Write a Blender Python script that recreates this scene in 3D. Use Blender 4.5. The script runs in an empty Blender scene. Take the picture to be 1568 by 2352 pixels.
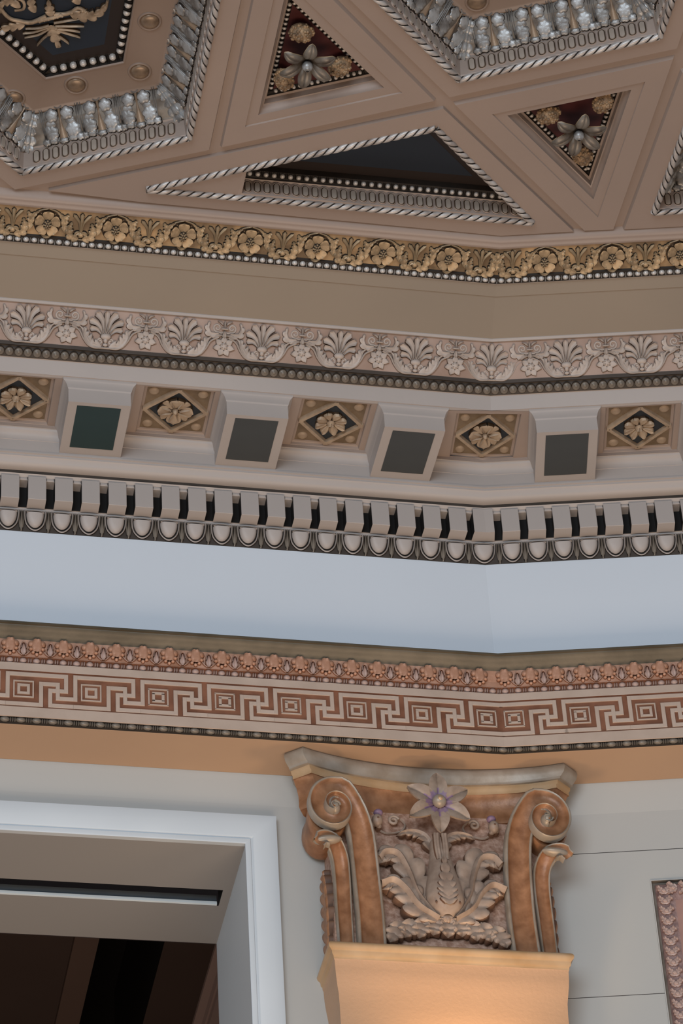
import bpy, math, random
import numpy as np
from mathutils import Matrix, Vector
from mathutils.geometry import tessellate_polygon
random.seed(7)
PI = math.pi
col = bpy.context.scene.collection
EYE = 1.6                     # eye height above the floor; heights below are given above the eye
A_, B_ = .2245, .0225         # plan angles of the two walls
DEL = (A_ - B_) / 2
BASE = np.array([.55575812, 7.40061705])
DL = np.array([math.cos(A_), math.sin(A_)]); NL = np.array([-math.sin(A_), math.cos(A_)])
DR = np.array([math.cos(B_), math.sin(B_)]); NR = np.array([-math.sin(B_), math.cos(B_)])
CD, SD = math.cos(DEL), math.sin(DEL)

# ------------------------------------------------------------------ materials
def lin(c):
    return tuple((x / 12.92 if x <= .04045 else ((x + .055) / 1.055) ** 2.4) for x in c)
MATS = {}
def mat(name, c1, c2=None, scale=6., rough=.6, metal=0., bump=0., bscale=40., spec=.4, mix=(.35, .65), detail=4.):
    if name in MATS: return MATS[name]
    m = bpy.data.materials.new(name); m.use_nodes = True
    nt = m.node_tree; bs = nt.nodes['Principled BSDF']
    bs.inputs['Roughness'].default_value = rough
    bs.inputs['Metallic'].default_value = metal
    bs.inputs['Specular IOR Level'].default_value = spec
    tc = nt.nodes.new('ShaderNodeTexCoord')
    a = lin(c1) + (1,); b = lin(c2 if c2 else c1) + (1,)
    n = nt.nodes.new('ShaderNodeTexNoise'); n.inputs['Scale'].default_value = scale; n.inputs['Detail'].default_value = detail
    nt.links.new(tc.outputs['Object'], n.inputs['Vector'])
    r = nt.nodes.new('ShaderNodeValToRGB')
    r.color_ramp.elements[0].position = mix[0]; r.color_ramp.elements[0].color = a
    r.color_ramp.elements[1].position = mix[1]; r.color_ramp.elements[1].color = b
    nt.links.new(n.outputs['Fac'], r.inputs['Fac']); nt.links.new(r.outputs['Color'], bs.inputs['Base Color'])
    if bump > 0:
        n2 = nt.nodes.new('ShaderNodeTexNoise'); n2.inputs['Scale'].default_value = bscale; n2.inputs['Detail'].default_value = 6
        nt.links.new(tc.outputs['Object'], n2.inputs['Vector'])
        bp = nt.nodes.new('ShaderNodeBump'); bp.inputs['Strength'].default_value = bump; bp.inputs['Distance'].default_value = .004
        nt.links.new(n2.outputs['Fac'], bp.inputs['Height']); nt.links.new(bp.outputs['Normal'], bs.inputs['Normal'])
    MATS[name] = m
    return m
ceil_m = mat('taupe_ceiling_paint', (.565, .51, .475), (.595, .535, .495), 1.6, .45, bump=.1, bscale=60)
framep_m = mat('shade_toned_coffer_paint', (.50, .445, .405), (.53, .47, .43), 1.6, .45, bump=.1, bscale=60)  # ceiling paint darkened: shade of the recess put into the colour
corn_m = mat('pinkish_cornice_paint', (.63, .605, .59), (.66, .63, .61), 2., .5, bump=.08)
tan_m = mat('tan_fascia_paint', (.515, .475, .425), (.54, .495, .44), 1.2, .55, bump=.06)
panel_tan_m = mat('tan_glazed_plaster', (.37, .315, .245), (.49, .425, .345), 14., .6, bump=.2)
blue_wall_m = mat('pale_blue_grey_wall_paint', (.79, .825, .86), (.80, .835, .87), 1.2, .6, bump=.04)
beige_m = mat('warm_grey_wall_paint', (.66, .667, .657), (.675, .68, .67), 1.0, .6, bump=.04)
white_m = mat('white_casing_paint', (.735, .77, .795), (.755, .79, .815), 3., .45)
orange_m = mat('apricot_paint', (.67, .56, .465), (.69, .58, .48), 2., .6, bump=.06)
dark_m = mat('dark_antique_glaze', (.085, .065, .05), (.13, .10, .075), 30., .7)
darkgold_m = mat('brown_antique_glaze', (.17, .125, .08), (.26, .19, .11), 25., .65)
silver_m = mat('tarnished_silver_leaf', (.36, .34, .32), (.64, .65, .655), 26., .36, .35, bump=.25, bscale=90, mix=(.3, .62))
silver_d = mat('dull_silver_leaf', (.33, .30, .27), (.50, .48, .45), 25., .45, .4, bump=.2)
darksilver_m = mat('blackened_silver_ground', (.20, .185, .165), (.30, .28, .26), 30., .5, .3)
pearl_m = mat('silvered_pearl', (.70, .685, .665), (.82, .82, .82), 30., .35, .2)
gold_m = mat('antique_gold_leaf', (.44, .38, .30), (.66, .575, .455), 20., .42, .25, bump=.25, bscale=90, mix=(.3, .62))
goldbg_m = mat('gold_leaf_ground', (.36, .295, .215), (.62, .52, .385), 12., .45, .25, bump=.25, mix=(.4, .7))
bronze_m = mat('bronze_roundel_leaf', (.43, .37, .315), (.61, .53, .445), 20., .35, .3, bump=.15)
rope_m = mat('greyed_rope_silver', (.56, .53, .51), (.74, .73, .72), 18., .4, .25, bump=.1, bscale=120)
fluted_m = mat('grey_brown_band_paint', (.56, .51, .475), (.61, .555, .52), 8., .5, bump=.1)
oblong_m = mat('grey_oblong_paint', (.57, .53, .49), (.63, .59, .55), 12., .45, .1)
navy_m = mat('dark_navy_panel_paint', (.10, .14, .19), (.11, .15, .20), 3., .5)
umber_m = mat('dark_umber_panel_border', (.115, .085, .075), (.13, .095, .085), 4., .55)
maroon_m = mat('deep_maroon_panel_paint', (.24, .085, .09), (.27, .10, .10), 5., .5)
teal_m = mat('dark_teal_inset_paint', (.13, .205, .205), (.14, .215, .215), 6., .5)
slate_m = mat('slate_grey_inset_paint', (.235, .245, .245), (.25, .26, .26), 6., .5)
black_m = mat('blue_black_diamond_paint', (.13, .15, .175), (.15, .17, .19), 6., .5)
palmbg_m = mat('tan_glazed_frieze_ground', (.56, .47, .415), (.65, .57, .525), 6., .55, bump=.1)
palm_m = mat('stone_coloured_relief', (.60, .555, .52), (.70, .655, .62), 14., .5, bump=.2, bscale=60)
palm_edge = mat('umber_line_glaze', (.27, .215, .18), (.36, .29, .245), 20., .6)
ovolo_m = mat('dark_bronze_moulding', (.40, .37, .335), (.54, .51, .47), 12., .4, .2, bump=.15)
rosette_m = mat('tan_gilt_rosette', (.57, .50, .425), (.67, .60, .515), 25., .5, .1, bump=.15)
groove_m = mat('dark_groove_paint_and_shade', (.20, .175, .155), (.24, .21, .185), 6., .6)
bronze_cyma_m = mat('bronzed_crown_paint', (.31, .285, .235), (.405, .375, .32), 5., .4, .2, bump=.2, bscale=30)
copper_m = mat('pink_copper_glaze', (.60, .44, .345), (.73, .575, .49), 14., .45, .1, bump=.35, bscale=60)
copper_l = mat('pale_pink_stone_glaze', (.62, .52, .48), (.71, .63, .60), 20., .5, .05, bump=.2)
rust_m = mat('rust_brown_glaze', (.42, .265, .185), (.52, .345, .255), 14., .6, bump=.2)
keylight_m = mat('stone_line_paint', (.675, .605, .55), (.715, .645, .59), 10., .6, bump=.12)
cap_brown = mat('copper_brown_glaze', (.49, .335, .225), (.65, .475, .345), 26., .38, .12, bump=.3, bscale=50, mix=(.28, .72))
cap_rough = mat('rough_pink_brown_ground', (.60, .455, .375), (.77, .64, .565), 60., .5, .1, bump=.7, bscale=120)
cap_leaf = mat('stone_acanthus_glaze', (.53, .455, .40), (.64, .565, .505), 20., .5, .05, bump=.25)
cap_edge = mat('brown_line_glaze', (.33, .235, .18), (.42, .31, .24), 20., .6)
cap_grey = mat('grey_gold_edge', (.55, .50, .44), (.64, .60, .55), 14., .4, .2, bump=.2)
cap_gold = mat('bright_gilt', (.70, .565, .41), (.76, .64, .50), 10., .35, .25)
petal_m = mat('greyed_petal_glaze', (.53, .46, .40), (.62, .55, .49), 30., .5, .05, bump=.2)
purple_m = mat('violet_glaze', (.46, .36, .45), (.56, .47, .55), 30., .5)
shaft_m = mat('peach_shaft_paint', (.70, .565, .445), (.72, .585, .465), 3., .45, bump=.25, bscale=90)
mauve_m = mat('mauve_brown_relief', (.49, .39, .375), (.62, .52, .50), 40., .5, .1, bump=1., bscale=70)
mauve_p = mat('dusty_rose_panel_paint', (.60, .47, .43), (.63, .50, .46), 5., .5)
floor_m = mat('oak_floor', (.55, .42, .30), (.62, .48, .35), 2., .5)
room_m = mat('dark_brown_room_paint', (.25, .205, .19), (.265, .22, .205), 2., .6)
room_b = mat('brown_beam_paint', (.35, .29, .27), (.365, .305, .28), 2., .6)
blackm = mat('near_black', (.05, .045, .045), None, 2., .7)
steel_m = mat('blue_grey_metal', (.38, .43, .47), (.42, .47, .51), 6., .4, .3)
steel_w = mat('pale_metal_lip', (.82, .87, .90), (.85, .90, .92), 6., .4, .1)
pod_m = mat('pitted_gilt_seedpod', (.42, .345, .27), (.66, .56, .44), 40., .55, .15, bump=1., bscale=110)

# ------------------------------------------------------------------ mesh builder
class MB:
    def __init__(s): s.v = []; s.f = []; s.m = []
    def add(s, vs, fs, ms=0):
        k = len(s.v); s.v += [tuple(map(float, p)) for p in vs]
        for i, f in enumerate(fs):
            s.f.append(tuple(k + j for j in f)); s.m.append(ms[i] if isinstance(ms, list) else ms)
        return s
    def build(s, name, mats, parent=None, M=None, smooth=True, sharp=True):
        me = bpy.data.meshes.new(name); me.from_pydata(s.v, [], s.f)
        if not isinstance(mats, (list, tuple)): mats = [mats]
        for m in mats: me.materials.append(m)
        me.polygons.foreach_set('material_index', s.m)
        me.polygons.foreach_set('use_smooth', [smooth] * len(s.f))
        me.update()
        if smooth and sharp:
            try: me.set_sharp_from_angle(angle=math.radians(50))
            except Exception: pass
        o = bpy.data.objects.new(name, me); col.objects.link(o)
        if parent: o.parent = parent
        if M is not None: place(o, M)
        return o
def world(o):
    return (world(o.parent) if o.parent else Matrix.Identity(4)) @ o.matrix_basis
def place(o, M):
    o.matrix_basis = (world(o.parent).inverted() @ M) if o.parent else M
def link_copy(o, parent, M=None):
    c = o.copy(); col.objects.link(c); c.parent = parent
    if M is not None: place(c, M)
    return c
def tag(o, label=None, cat=None, group=None, kind=None):
    if label: o['label'] = label
    if cat: o['category'] = cat
    if group: o['group'] = group
    if kind: o['kind'] = kind
    return o
def empty(name, M, label=None, cat=None, group=None, kind=None):
    o = bpy.data.objects.new(name, None); o.empty_display_size = .05; col.objects.link(o); o.matrix_basis = M
    return tag(o, label, cat, group, kind)
def copy_tree(o, parent=None):
    c = o.copy(); col.objects.link(c); c.parent = parent
    for ch in list(o.children): copy_tree(ch, c)
    return c

# frames -------------------------------------------------------------
def W(side, s, t, z):         # s along the wall from the mitre, t = depth of the mitre, z above the eye
    if side == 'L': u = s + SD * t; p = BASE + u * DL + CD * t * NL
    else: u = s - SD * t; p = BASE + u * DR + CD * t * NR
    return Vector((p[0], p[1], z + EYE))
def WU(side, u, v, z):
    D, N = (DL, NL) if side == 'L' else (DR, NR)
    p = BASE + u * D + v * N
    return Vector((p[0], p[1], z + EYE))
def wframe(side, s, t, z, up=(0, 1)):     # up = (dt, dz) of the surface's up direction
    D, N = (DL, NL) if side == 'L' else (DR, NR)
    if side == 'C':
        m = (A_ + B_) / 2; D = np.array([math.cos(m), math.sin(m)]); N = np.array([-math.sin(m), math.cos(m)])
    l = math.hypot(*up); a, b = up[0] / l, up[1] / l
    X = Vector((D[0], D[1], 0)); Y = Vector((N[0] * a, N[1] * a, b)); Z = X.cross(Y)
    o = W('L' if side == 'C' else side, s, t, z)
    M = Matrix.Identity(4)
    for i, c in enumerate((X, Y, Z, o)): M[0][i], M[1][i], M[2][i] = c
    return M
def cframe(u, v, z, ang=0., tilt=None):   # ceiling frame, out = down. ang: direction of local x in (u,v)
    X = Vector((DL[0], DL[1], 0)) * math.cos(ang) + Vector((NL[0], NL[1], 0)) * math.sin(ang)
    Z = Vector((0, 0, -1)); Y = Z.cross(X)
    if tilt: # rotate about X
        Y, Z = Y * math.cos(tilt) + Z * math.sin(tilt), Z * math.cos(tilt) - Y * math.sin(tilt)
    M = Matrix.Identity(4); o = WU('L', u, v, z)
    for i, c in enumerate((X, Y, Z, o)): M[0][i], M[1][i], M[2][i] = c
    return M

# shapes -------------------------------------------------------------
def catmull(pts, n):
    P = [np.array(p, float) for p in pts]
    if len(P) == 2: return [P[0] + (P[1] - P[0]) * i / (n - 1) for i in range(n)]
    P = [2 * P[0] - P[1]] + P + [2 * P[-1] - P[-2]]
    out = []
    segs = len(P) - 3
    for i in range(n):
        t = i / (n - 1) * segs; k = min(int(t), segs - 1); t -= k
        a, b, c, d = P[k:k + 4]
        out.append(.5 * ((2 * b) + (-a + c) * t + (2 * a - 5 * b + 4 * c - d) * t * t + (-a + 3 * b - 3 * c + d) * t ** 3))
    return out
CQ = [-1, -.82, -.42, 0, .42, .82, 1]
CH = [0, .72, 1, .78, 1, .72, 0]
CHR = [0, .55, .85, 1, .85, .55, 0]
CHC = [0, 1, .45, .35, .45, 1, 0]         # hollow with raised edges
def strip(mb, path, wf, h, n=10, prof=CH, z0=0., edge=1, main=0, hf=None):
    P = catmull(path, n)
    vs = []
    for i, p in enumerate(P):
        d = P[min(i + 1, n - 1)] - P[max(i - 1, 0)]; L = np.linalg.norm(d[:2]) or 1
        nx, ny = d[1] / L, -d[0] / L
        t = i / (n - 1); w = wf(t) if callable(wf) else wf
        hh = h * (hf(t) if hf else 1)
        pz = p[2] if len(p) > 2 else 0
        for q, k in zip(CQ, prof): vs.append((p[0] + nx * w * q, p[1] + ny * w * q, z0 + pz + hh * k))
    fs, ms = [], []
    for i in range(n - 1):
        for j in range(6):
            a = i * 7 + j
            fs.append((a, a + 1, a + 8, a + 7)); ms.append(edge if j in (0, 5) else main)
    mb.add(vs, fs, ms)
def rnd(w):   # rounded leaf width
    return lambda t: w * max(.04, (math.sin(PI * min(1, t * .82 + .12)) ** .6)) if t < .999 else w * .05
def club(w): return lambda t: w * (.35 + .65 * t ** 1.3) * (1 if t < .85 else math.sqrt(max(.01, 1 - ((t - .85) / .15) ** 2)))
def pointed(w): return lambda t: w * max(.03, math.sin(PI * t ** .75) ** .8)
def petalw(w): return lambda t: w * (.25 + .75 * math.sin(min(1, t / .7) * PI / 2)) * (1 if t < .72 else math.sqrt(max(.004, 1 - ((t - .72) / .28) ** 2)))
def dome(mb, cx, cy, rx, ry=None, h=None, z0=0., N=10, rot=0., m=0, rings=3, edge=None):
    ry = ry or rx; h = h or rx
    vs = []; fs = []; ms = []
    for r in range(rings):
        a = (r / rings) * PI / 2
        for i in range(N):
            th = 2 * PI * i / N
            x, y = rx * math.cos(a) * math.cos(th), ry * math.cos(a) * math.sin(th)
            vs.append((cx + x * math.cos(rot) - y * math.sin(rot), cy + x * math.sin(rot) + y * math.cos(rot), z0 + h * math.sin(a)))
    vs.append((cx, cy, z0 + h))
    for r in range(rings - 1):
        for i in range(N):
            fs.append((r * N + i, r * N + (i + 1) % N, (r + 1) * N + (i + 1) % N, (r + 1) * N + i)); ms.append(edge if (edge is not None and r == 0) else m)
    for i in range(N): fs.append(((rings - 1) * N + i, (rings - 1) * N + (i + 1) % N, rings * N)); ms.append(m)
    mb.add(vs, fs, ms)
def ball(mb, c, r, N=10, R=6, m=0, rot=None):
    rx, ry, rz = r if isinstance(r, (tuple, list)) else (r, r, r)
    vs = [(0, 0, -rz)]; fs = []
    for i in range(1, R):
        a = -PI / 2 + PI * i / R
        for j in range(N):
            vs.append((rx * math.cos(a) * math.cos(2 * PI * j / N), ry * math.cos(a) * math.sin(2 * PI * j / N), rz * math.sin(a)))
    vs.append((0, 0, rz)); T = len(vs) - 1
    for j in range(N):
        k = (j + 1) % N
        fs.append((0, 1 + k, 1 + j)); fs.append((T, 1 + (R - 2) * N + j, 1 + (R - 2) * N + k))
        for i in range(R - 2): fs.append((1 + i * N + j, 1 + i * N + k, 1 + (i + 1) * N + k, 1 + (i + 1) * N + j))
    out = []
    for v in vs:
        v = Vector(v)
        if rot is not None: v = rot @ v
        out.append((v.x + c[0], v.y + c[1], v.z + c[2]))
    mb.add(out, fs, m)
def box(mb, x0, x1, y0, y1, z0, z1, m=0, bev=0.):
    if bev > 0:
        vs = [(x0, y0, z0), (x1, y0, z0), (x1, y1, z0), (x0, y1, z0), (x0, y0, z1 - bev), (x1, y0, z1 - bev), (x1, y1, z1 - bev), (x0, y1, z1 - bev),
              (x0 + bev, y0 + bev, z1), (x1 - bev, y0 + bev, z1), (x1 - bev, y1 - bev, z1), (x0 + bev, y1 - bev, z1)]
        fs = [(3, 2, 1, 0), (8, 9, 10, 11)] + [(i, (i + 1) % 4, 4 + (i + 1) % 4, 4 + i) for i in range(4)] + [(4 + i, 4 + (i + 1) % 4, 8 + (i + 1) % 4, 8 + i) for i in range(4)]
    else:
        vs = [(x0, y0, z0), (x1, y0, z0), (x1, y1, z0), (x0, y1, z0), (x0, y0, z1), (x1, y0, z1), (x1, y1, z1), (x0, y1, z1)]
        fs = [(3, 2, 1, 0), (4, 5, 6, 7)] + [(i, (i + 1) % 4, 4 + (i + 1) % 4, 4 + i) for i in range(4)]
    mb.add(vs, fs, m)
def tube(mb, path, r, n=12, N=8, m=0, z0=0., flat=1.):
    P = catmull([tuple(p) + ((0,) if len(p) == 2 else ()) for p in path], n)
    vs = []; fs = []
    for i, p in enumerate(P):
        d = P[min(i + 1, n - 1)] - P[max(i - 1, 0)]; L = np.linalg.norm(d) or 1; d = d / L
        sx = np.cross(d, (0, 0, 1)); sx = sx / (np.linalg.norm(sx) or 1); sy = np.cross(sx, d)
        rr = r(i / (n - 1)) if callable(r) else r
        for j in range(N):
            a = 2 * PI * j / N
            q = p + sx * rr * math.cos(a) + sy * rr * flat * math.sin(a); vs.append((q[0], q[1], q[2] + z0))
    for i in range(n - 1):
        for j in range(N):
            fs.append((i * N + j, i * N + (j + 1) % N, (i + 1) * N + (j + 1) % N, (i + 1) * N + j))
    fs.append(tuple(range(N - 1, -1, -1))); fs.append(tuple((n - 1) * N + j for j in range(N)))
    mb.add(vs, fs, m)
def spiral(cx, cy, r0, turns, a0, ccw=1, r1=.15, n=16):
    return [(cx + r0 * (1 - (1 - r1) * i / (n - 1)) * math.cos(a0 + ccw * 2 * PI * turns * i / (n - 1)),
             cy + r0 * (1 - (1 - r1) * i / (n - 1)) * math.sin(a0 + ccw * 2 * PI * turns * i / (n - 1))) for i in range(n)]
def lobe_leaf(mb, path, w, nl=4, h=.008, sides=(1, -1), main=0, edge=1, z0=0., sweep_=.45, notch=.5, taper=.35, hf=None, inner=.38):
    """one continuous acanthus leaf: each chosen side is cut into rounded lobes with notches, the surface ribs with them"""
    per = 7; n = nl * per + 1; P = catmull(path, n); vs = []
    QS = [1., .93, .72, .40]
    for i, p in enumerate(P):
        d = P[min(i + 1, n - 1)] - P[max(i - 1, 0)]; L = math.hypot(d[0], d[1]) or 1
        tx, ty = d[0] / L, d[1] / L; nx, ny = -ty, tx
        t = i / (n - 1); env = (.55 + .55 * math.sin(PI * min(1, t * 1.1 + .05))) * (1 - taper * t)
        fr_ = (i % per) / per; lob = max(0., math.sin(PI * fr_ ** 1.25)) ** .6
        end = min(1, (1 - t) * 9 + .04)
        hh = h * (hf(t) if hf else 1) * min(1, .35 + (1 - t) * 6)
        row = []
        for sd in (1, -1):
            if sd in sides: ww = w * env * ((1 - notch) + notch * lob) * end; vein = .74 + .26 * lob
            else: ww = w * inner * env * end; vein = 1
            pts = []
            for q, k in zip(QS, (0, .80, 1., .90)):
                k = k * (vein if q > .3 else 1)
                pts.append((p[0] + sd * nx * ww * q + tx * ww * q * sweep_, p[1] + sd * ny * ww * q + ty * ww * q * sweep_, z0 + hh * k))
            row.append(pts)
        mid = (p[0], p[1], z0 + hh * .72)
        vs += row[0] + [mid] + row[1][::-1]
    m = 9; fs = []; ms = []
    for i in range(n - 1):
        for j in range(m - 1): fs.append((i * m + j, (i + 1) * m + j, (i + 1) * m + j + 1, i * m + j + 1)); ms.append(edge if j in (0, 7) else main)
    mb.add(vs, fs, ms)
def frond(mb, path, w, nl=4, h=.008, sides=(1, -1), lobew=None, ang=50, main=0, edge=1, z0=0., tip=True, fan=1.):
    lobe_leaf(mb, path, w, nl, h, sides, main, edge, z0)
def blob(mb, cx, cy, R, h, lobes=5, depth=.22, rot=0., ry=1., z0=0., main=0, edge=1, ph=0.):
    """rounded leaf tip with a scalloped outline"""
    N = lobes * 6; vs = []; RR = (1, .87, .62, .33)
    for q, k in zip(RR, (0, .7, .95, 1.)):
        for i in range(N):
            a = 2 * PI * i / N; r = R * q * (1 - depth + depth * abs(math.sin(lobes * a / 2 + ph)) ** .6)
            x, y = r * math.cos(a), r * math.sin(a) * ry
            kk = k
            vs.append((cx + x * math.cos(rot) - y * math.sin(rot), cy + x * math.sin(rot) + y * math.cos(rot), z0 + h * kk))
    vs.append((cx, cy, z0 + h)); fs = []; ms = []
    for r in range(3):
        for i in range(N): fs.append((r * N + i, r * N + (i + 1) % N, (r + 1) * N + (i + 1) % N, (r + 1) * N + i)); ms.append(edge if r == 0 else main)
    for i in range(N): fs.append((3 * N + i, 3 * N + (i + 1) % N, 4 * N)); ms.append(main)
    mb.add(vs, fs, ms)
def rosette(mb, r, n, wr=.42, h=.012, r0=.12, rot=0., tip=petalw, curl=.3, main=0, edge=1, z0=0.):
    for k in range(n):
        a = rot + 2 * PI * k / n; c, s = math.cos(a), math.sin(a)
        strip(mb, [(c * r * r0, s * r * r0), (c * r * .55, s * r * .55), (c * r, s * r)], tip(r * wr), h, n=8, main=main, edge=edge, z0=z0, hf=lambda t: .6 + curl * 1.6 * t)

# profiles / bands -----------------------------------------------------
SL, SR = -3.3, 1.6
def sweep(mb, prof, mids=None, sl=SL, sr=SR):
    """profile swept along both walls with a mitre; mids = material index per segment"""
    vs = []; fs = []; ms = []
    for (t, z) in prof:
        vs += [W('L', sl, t, z), W('L', 0, t, z), W('R', sr, t, z)]
    for i in range(len(prof) - 1):
        a = i * 3
        for j in (0, 1):
            fs.append((a + j, a + 3 + j, a + 4 + j, a + 1 + j)); ms.append(mids[i] if mids else 0)
    mb.add(vs, fs, ms)
def srange(x0, pitch, lo, hi):
    k0 = math.ceil((lo - x0) / pitch); out = []
    k = k0
    while x0 + k * pitch <= hi: out.append(x0 + k * pitch); k += 1
    return out
CORE = (-1.78, .82)
def strew(proto_fn, name, mats, parent, side_s, t, z, up, smooth=True, label=None):
    """one repeat, copied along a band; those far outside the view go into one further mesh"""
    first = None; far = []
    for side, s in side_s:
        if len(side_s) > 95 and not (CORE[0] < s < CORE[1]): far.append((side, s)); continue
        M = wframe(side, s, t, z, up)
        if first is None:
            mb = MB(); proto_fn(mb); first = mb.build(name, mats, parent, M, smooth)
            if label: first['label'] = label
        else: link_copy(first, parent, M)
    if far:
        one = MB(); proto_fn(one); mb = MB()
        for side, s in far:
            M = wframe(side, s, t, z, up); mb.add([M @ Vector(v) for v in one.v], one.f, list(one.m))
        tag(mb.build(name, mats, parent, I4, smooth), kind='stuff')
    return first
I4 = Matrix.Identity(4)

# ================================================================== setting
I4 = Matrix.Identity(4)
def struct(name, mb, mats, smooth=False):
    o = mb.build(name, mats, None, None, smooth); o['kind'] = 'structure'; return o

# polygons in the ceiling (u along the left wall, v towards it)
def offs(poly, d):   # inset (d>0) of a convex polygon
    n = len(poly); P = [np.array(p, float) for p in poly]
    ar = sum(P[i][0] * P[(i + 1) % n][1] - P[(i + 1) % n][0] * P[i][1] for i in range(n))
    sg = 1 if ar > 0 else -1
    L = []
    for i in range(n):
        e = P[(i + 1) % n] - P[i]; e = e / np.linalg.norm(e); nn = np.array([-e[1], e[0]]) * sg
        L.append((P[i] + nn * d, e))
    out = []
    for i in range(n):
        (p, e), (q, g) = L[i - 1], L[i]
        A = np.array([[e[0], -g[0]], [e[1], -g[1]]]); k = np.linalg.solve(A, q - p)
        out.append(tuple(p + e * k[0]))
    return out
hexA = [(-1.511, -.078), (-1.020, -.291), (-1.020, -.90), (-1.42, -1.27), (-1.911, -1.057), (-1.911, -.448)]
hexB = [(-.273, -.629), (.288, -.882), (.288, -1.45), (-.115, -1.826), (-.676, -1.573), (-.676, -1.005)]
hexC = [(.443, -.155), (.447, -.72), (.86, -1.0), (1.05, -.70), (1.05, -.279)]
tri1 = [(-.837, -.412), (-.484, -.572), (-.838, -.9)]
tri2 = [(-.094, -.508), (.252, -.661), (.252, -.191)]
big = [(-1.119, -.067), (-.3, -.435), (.079, -.075)]
bigopen = [(-.846, -.190), (-.3, -.435), (.079, -.075), (-.846, -.068)]
tri1r = [(-.869, -.362), (-.427, -.563), (-.869, -.972)]
tri2r = [(-.142, -.511), (.284, -.703), (.284, -.119)]
F = {'hexA': (offs(hexA, -.058), hexA), 'hexB': (offs(hexB, -.055), hexB), 'hexC': (offs(hexC, -.063), hexC),
     'tri1': ([(-.925, -.27), (-.327, -.543), (-.925, -1.115)], tri1r),
     'tri2': ([(-.259, -.534), (.343, -.803), (.345, -.073), (.256, -.056)], tri2r),
     'big': ([(-1.42, -.018), (-.292, -.515), (.223, -.048), (-.0, .0), (-.459, -.003), (-1.14, -.005)], bigopen)}
def uvz(p, z): return WU('L', p[0], p[1], z)
def plate(mb, outer, holes, z, ztop, m=0, bevel=0):
    loops = [[Vector((p[0], p[1], 0)) for p in outer]] + [[Vector((p[0], p[1], 0)) for p in h] for h in holes]
    tris = tessellate_polygon(loops)
    flat = [p for l in loops for p in l]
    mb.add([uvz(p, z) for p in flat], [tuple(t) for t in tris], m)
    loops2 = [outer] + list(holes)
    for l in loops2:
        n = len(l); l2 = l
        if bevel and len(l) >= 3:
            l2 = offs(l, -bevel if l is loops2[0] else bevel)
        vs = [uvz(p, z) for p in l] + [uvz(p, ztop) for p in l2]
        mb.add(vs, [(i, (i + 1) % n, n + (i + 1) % n, n + i) for i in range(n)], m)
ceil = MB()
eR = np.array([math.cos(B_ - A_), math.sin(B_ - A_)])   # right wall direction in the left frame
outer = [(-3.5, .012), (0, .012), tuple(eR * 1.75 + np.array([0, .012])), (1.7, -3.2), (-3.5, -3.2)]
plate(ceil, outer, [hexA, hexB, hexC, tri1, tri2, bigopen], 7.014, 7.017)
ceil_o = struct('ceiling', ceil, ceil_m)
for k, (o_, h_) in F.items():
    mb = MB(); plate(mb, o_, [h_], 7.0, 7.0145, 0, 0 if k == 'big' else .0045); mb.build('raised_field', ceil_m, ceil_o, I4, False)
for o_, h_ in ((tri1r, tri1), (tri2r, tri2)):
    mb = MB(); plate(mb, o_, [h_], 7.005, 7.014); mb.build('sunk_border', ceil_m, ceil_o, I4, False)
# thickness above the ceiling so light cannot leak in
mb = MB(); plate(mb, outer, [], 7.34, 7.5); mb.build('upper_slab', blackm, ceil_o, I4, False)

# -- cornice profiles (t, z)
P1 = [(0, 7.014), (.008, 7.0), (.012, 6.993), (.018, 6.9885), (.022, 6.9875), (.03, 6.9875), (.033, 6.984), (.038, 6.983), (.044, 6.984), (.047, 6.990)]
mb = MB(); sweep(mb, P1); struct('trim_1', mb, ceil_m, True)
P2 = [(.134, 6.948), (.156, 6.9405), (.16, 6.9405), (.197, 6.923), (.199, 6.926), (.335, 6.8686), (.335, 6.866), (.340, 6.8605), (.345, 6.8615), (.348, 6.8654)]
mb = MB(); sweep(mb, P2, [0, 0, 1, 1, 1, 0, 0, 0, 0]); struct('trim_2', mb, [corn_m, tan_m])
P3 = [(.457, 6.741), (.465, 6.738), (.481, 6.6931), (.4935, 6.6918)]
mb = MB(); sweep(mb, P3); struct('trim_3', mb, corn_m)
# the soffit strip behind the coffers and the bed mouldings under it
P4 = [(.722, 6.679), (.726, 6.6781), (.727, 6.6735), (.731, 6.6700), (.737, 6.6640), (.741, 6.6560), (.7425, 6.6437), (.7425, 6.6417), (.744, 6.6410), (.744, 6.5950), (.7415, 6.5935), (.7415, 6.5880), (.747, 6.5870), (.747, 6.5799), (.7535, 6.5762), (.757, 6.5650), (.764, 6.5580), (.773, 6.5552), (.783, 6.5544), (.79, 6.5544), (.79, 6.5411), (.786, 6.5400)]
mb = MB(); sweep(mb, P4, [0] * 19 + [1, 0]); struct('trim_4', mb, [corn_m, groove_m], True)  # dark strip above the dentils: shade of the recess put into the colour
P5 = [(.786, 6.5400), (.795, 6.532), (.836, 6.525), (.836, 6.4420), (.84, 6.4420), (.841, 6.4350), (.846, 6.4345), (.848, 6.430), (.855, 6.400), (.862, 6.3659)]
mb = MB(); sweep(mb, P5, [0, 1, 1, 0, 0, 0, 1, 1, 1]); struct('trim_5', mb, [corn_m, groove_m])
mb = MB(); sweep(mb, [(.862, 6.3659), (.862, 5.9730)]); struct('trim_6', mb, blue_wall_m)
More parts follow.
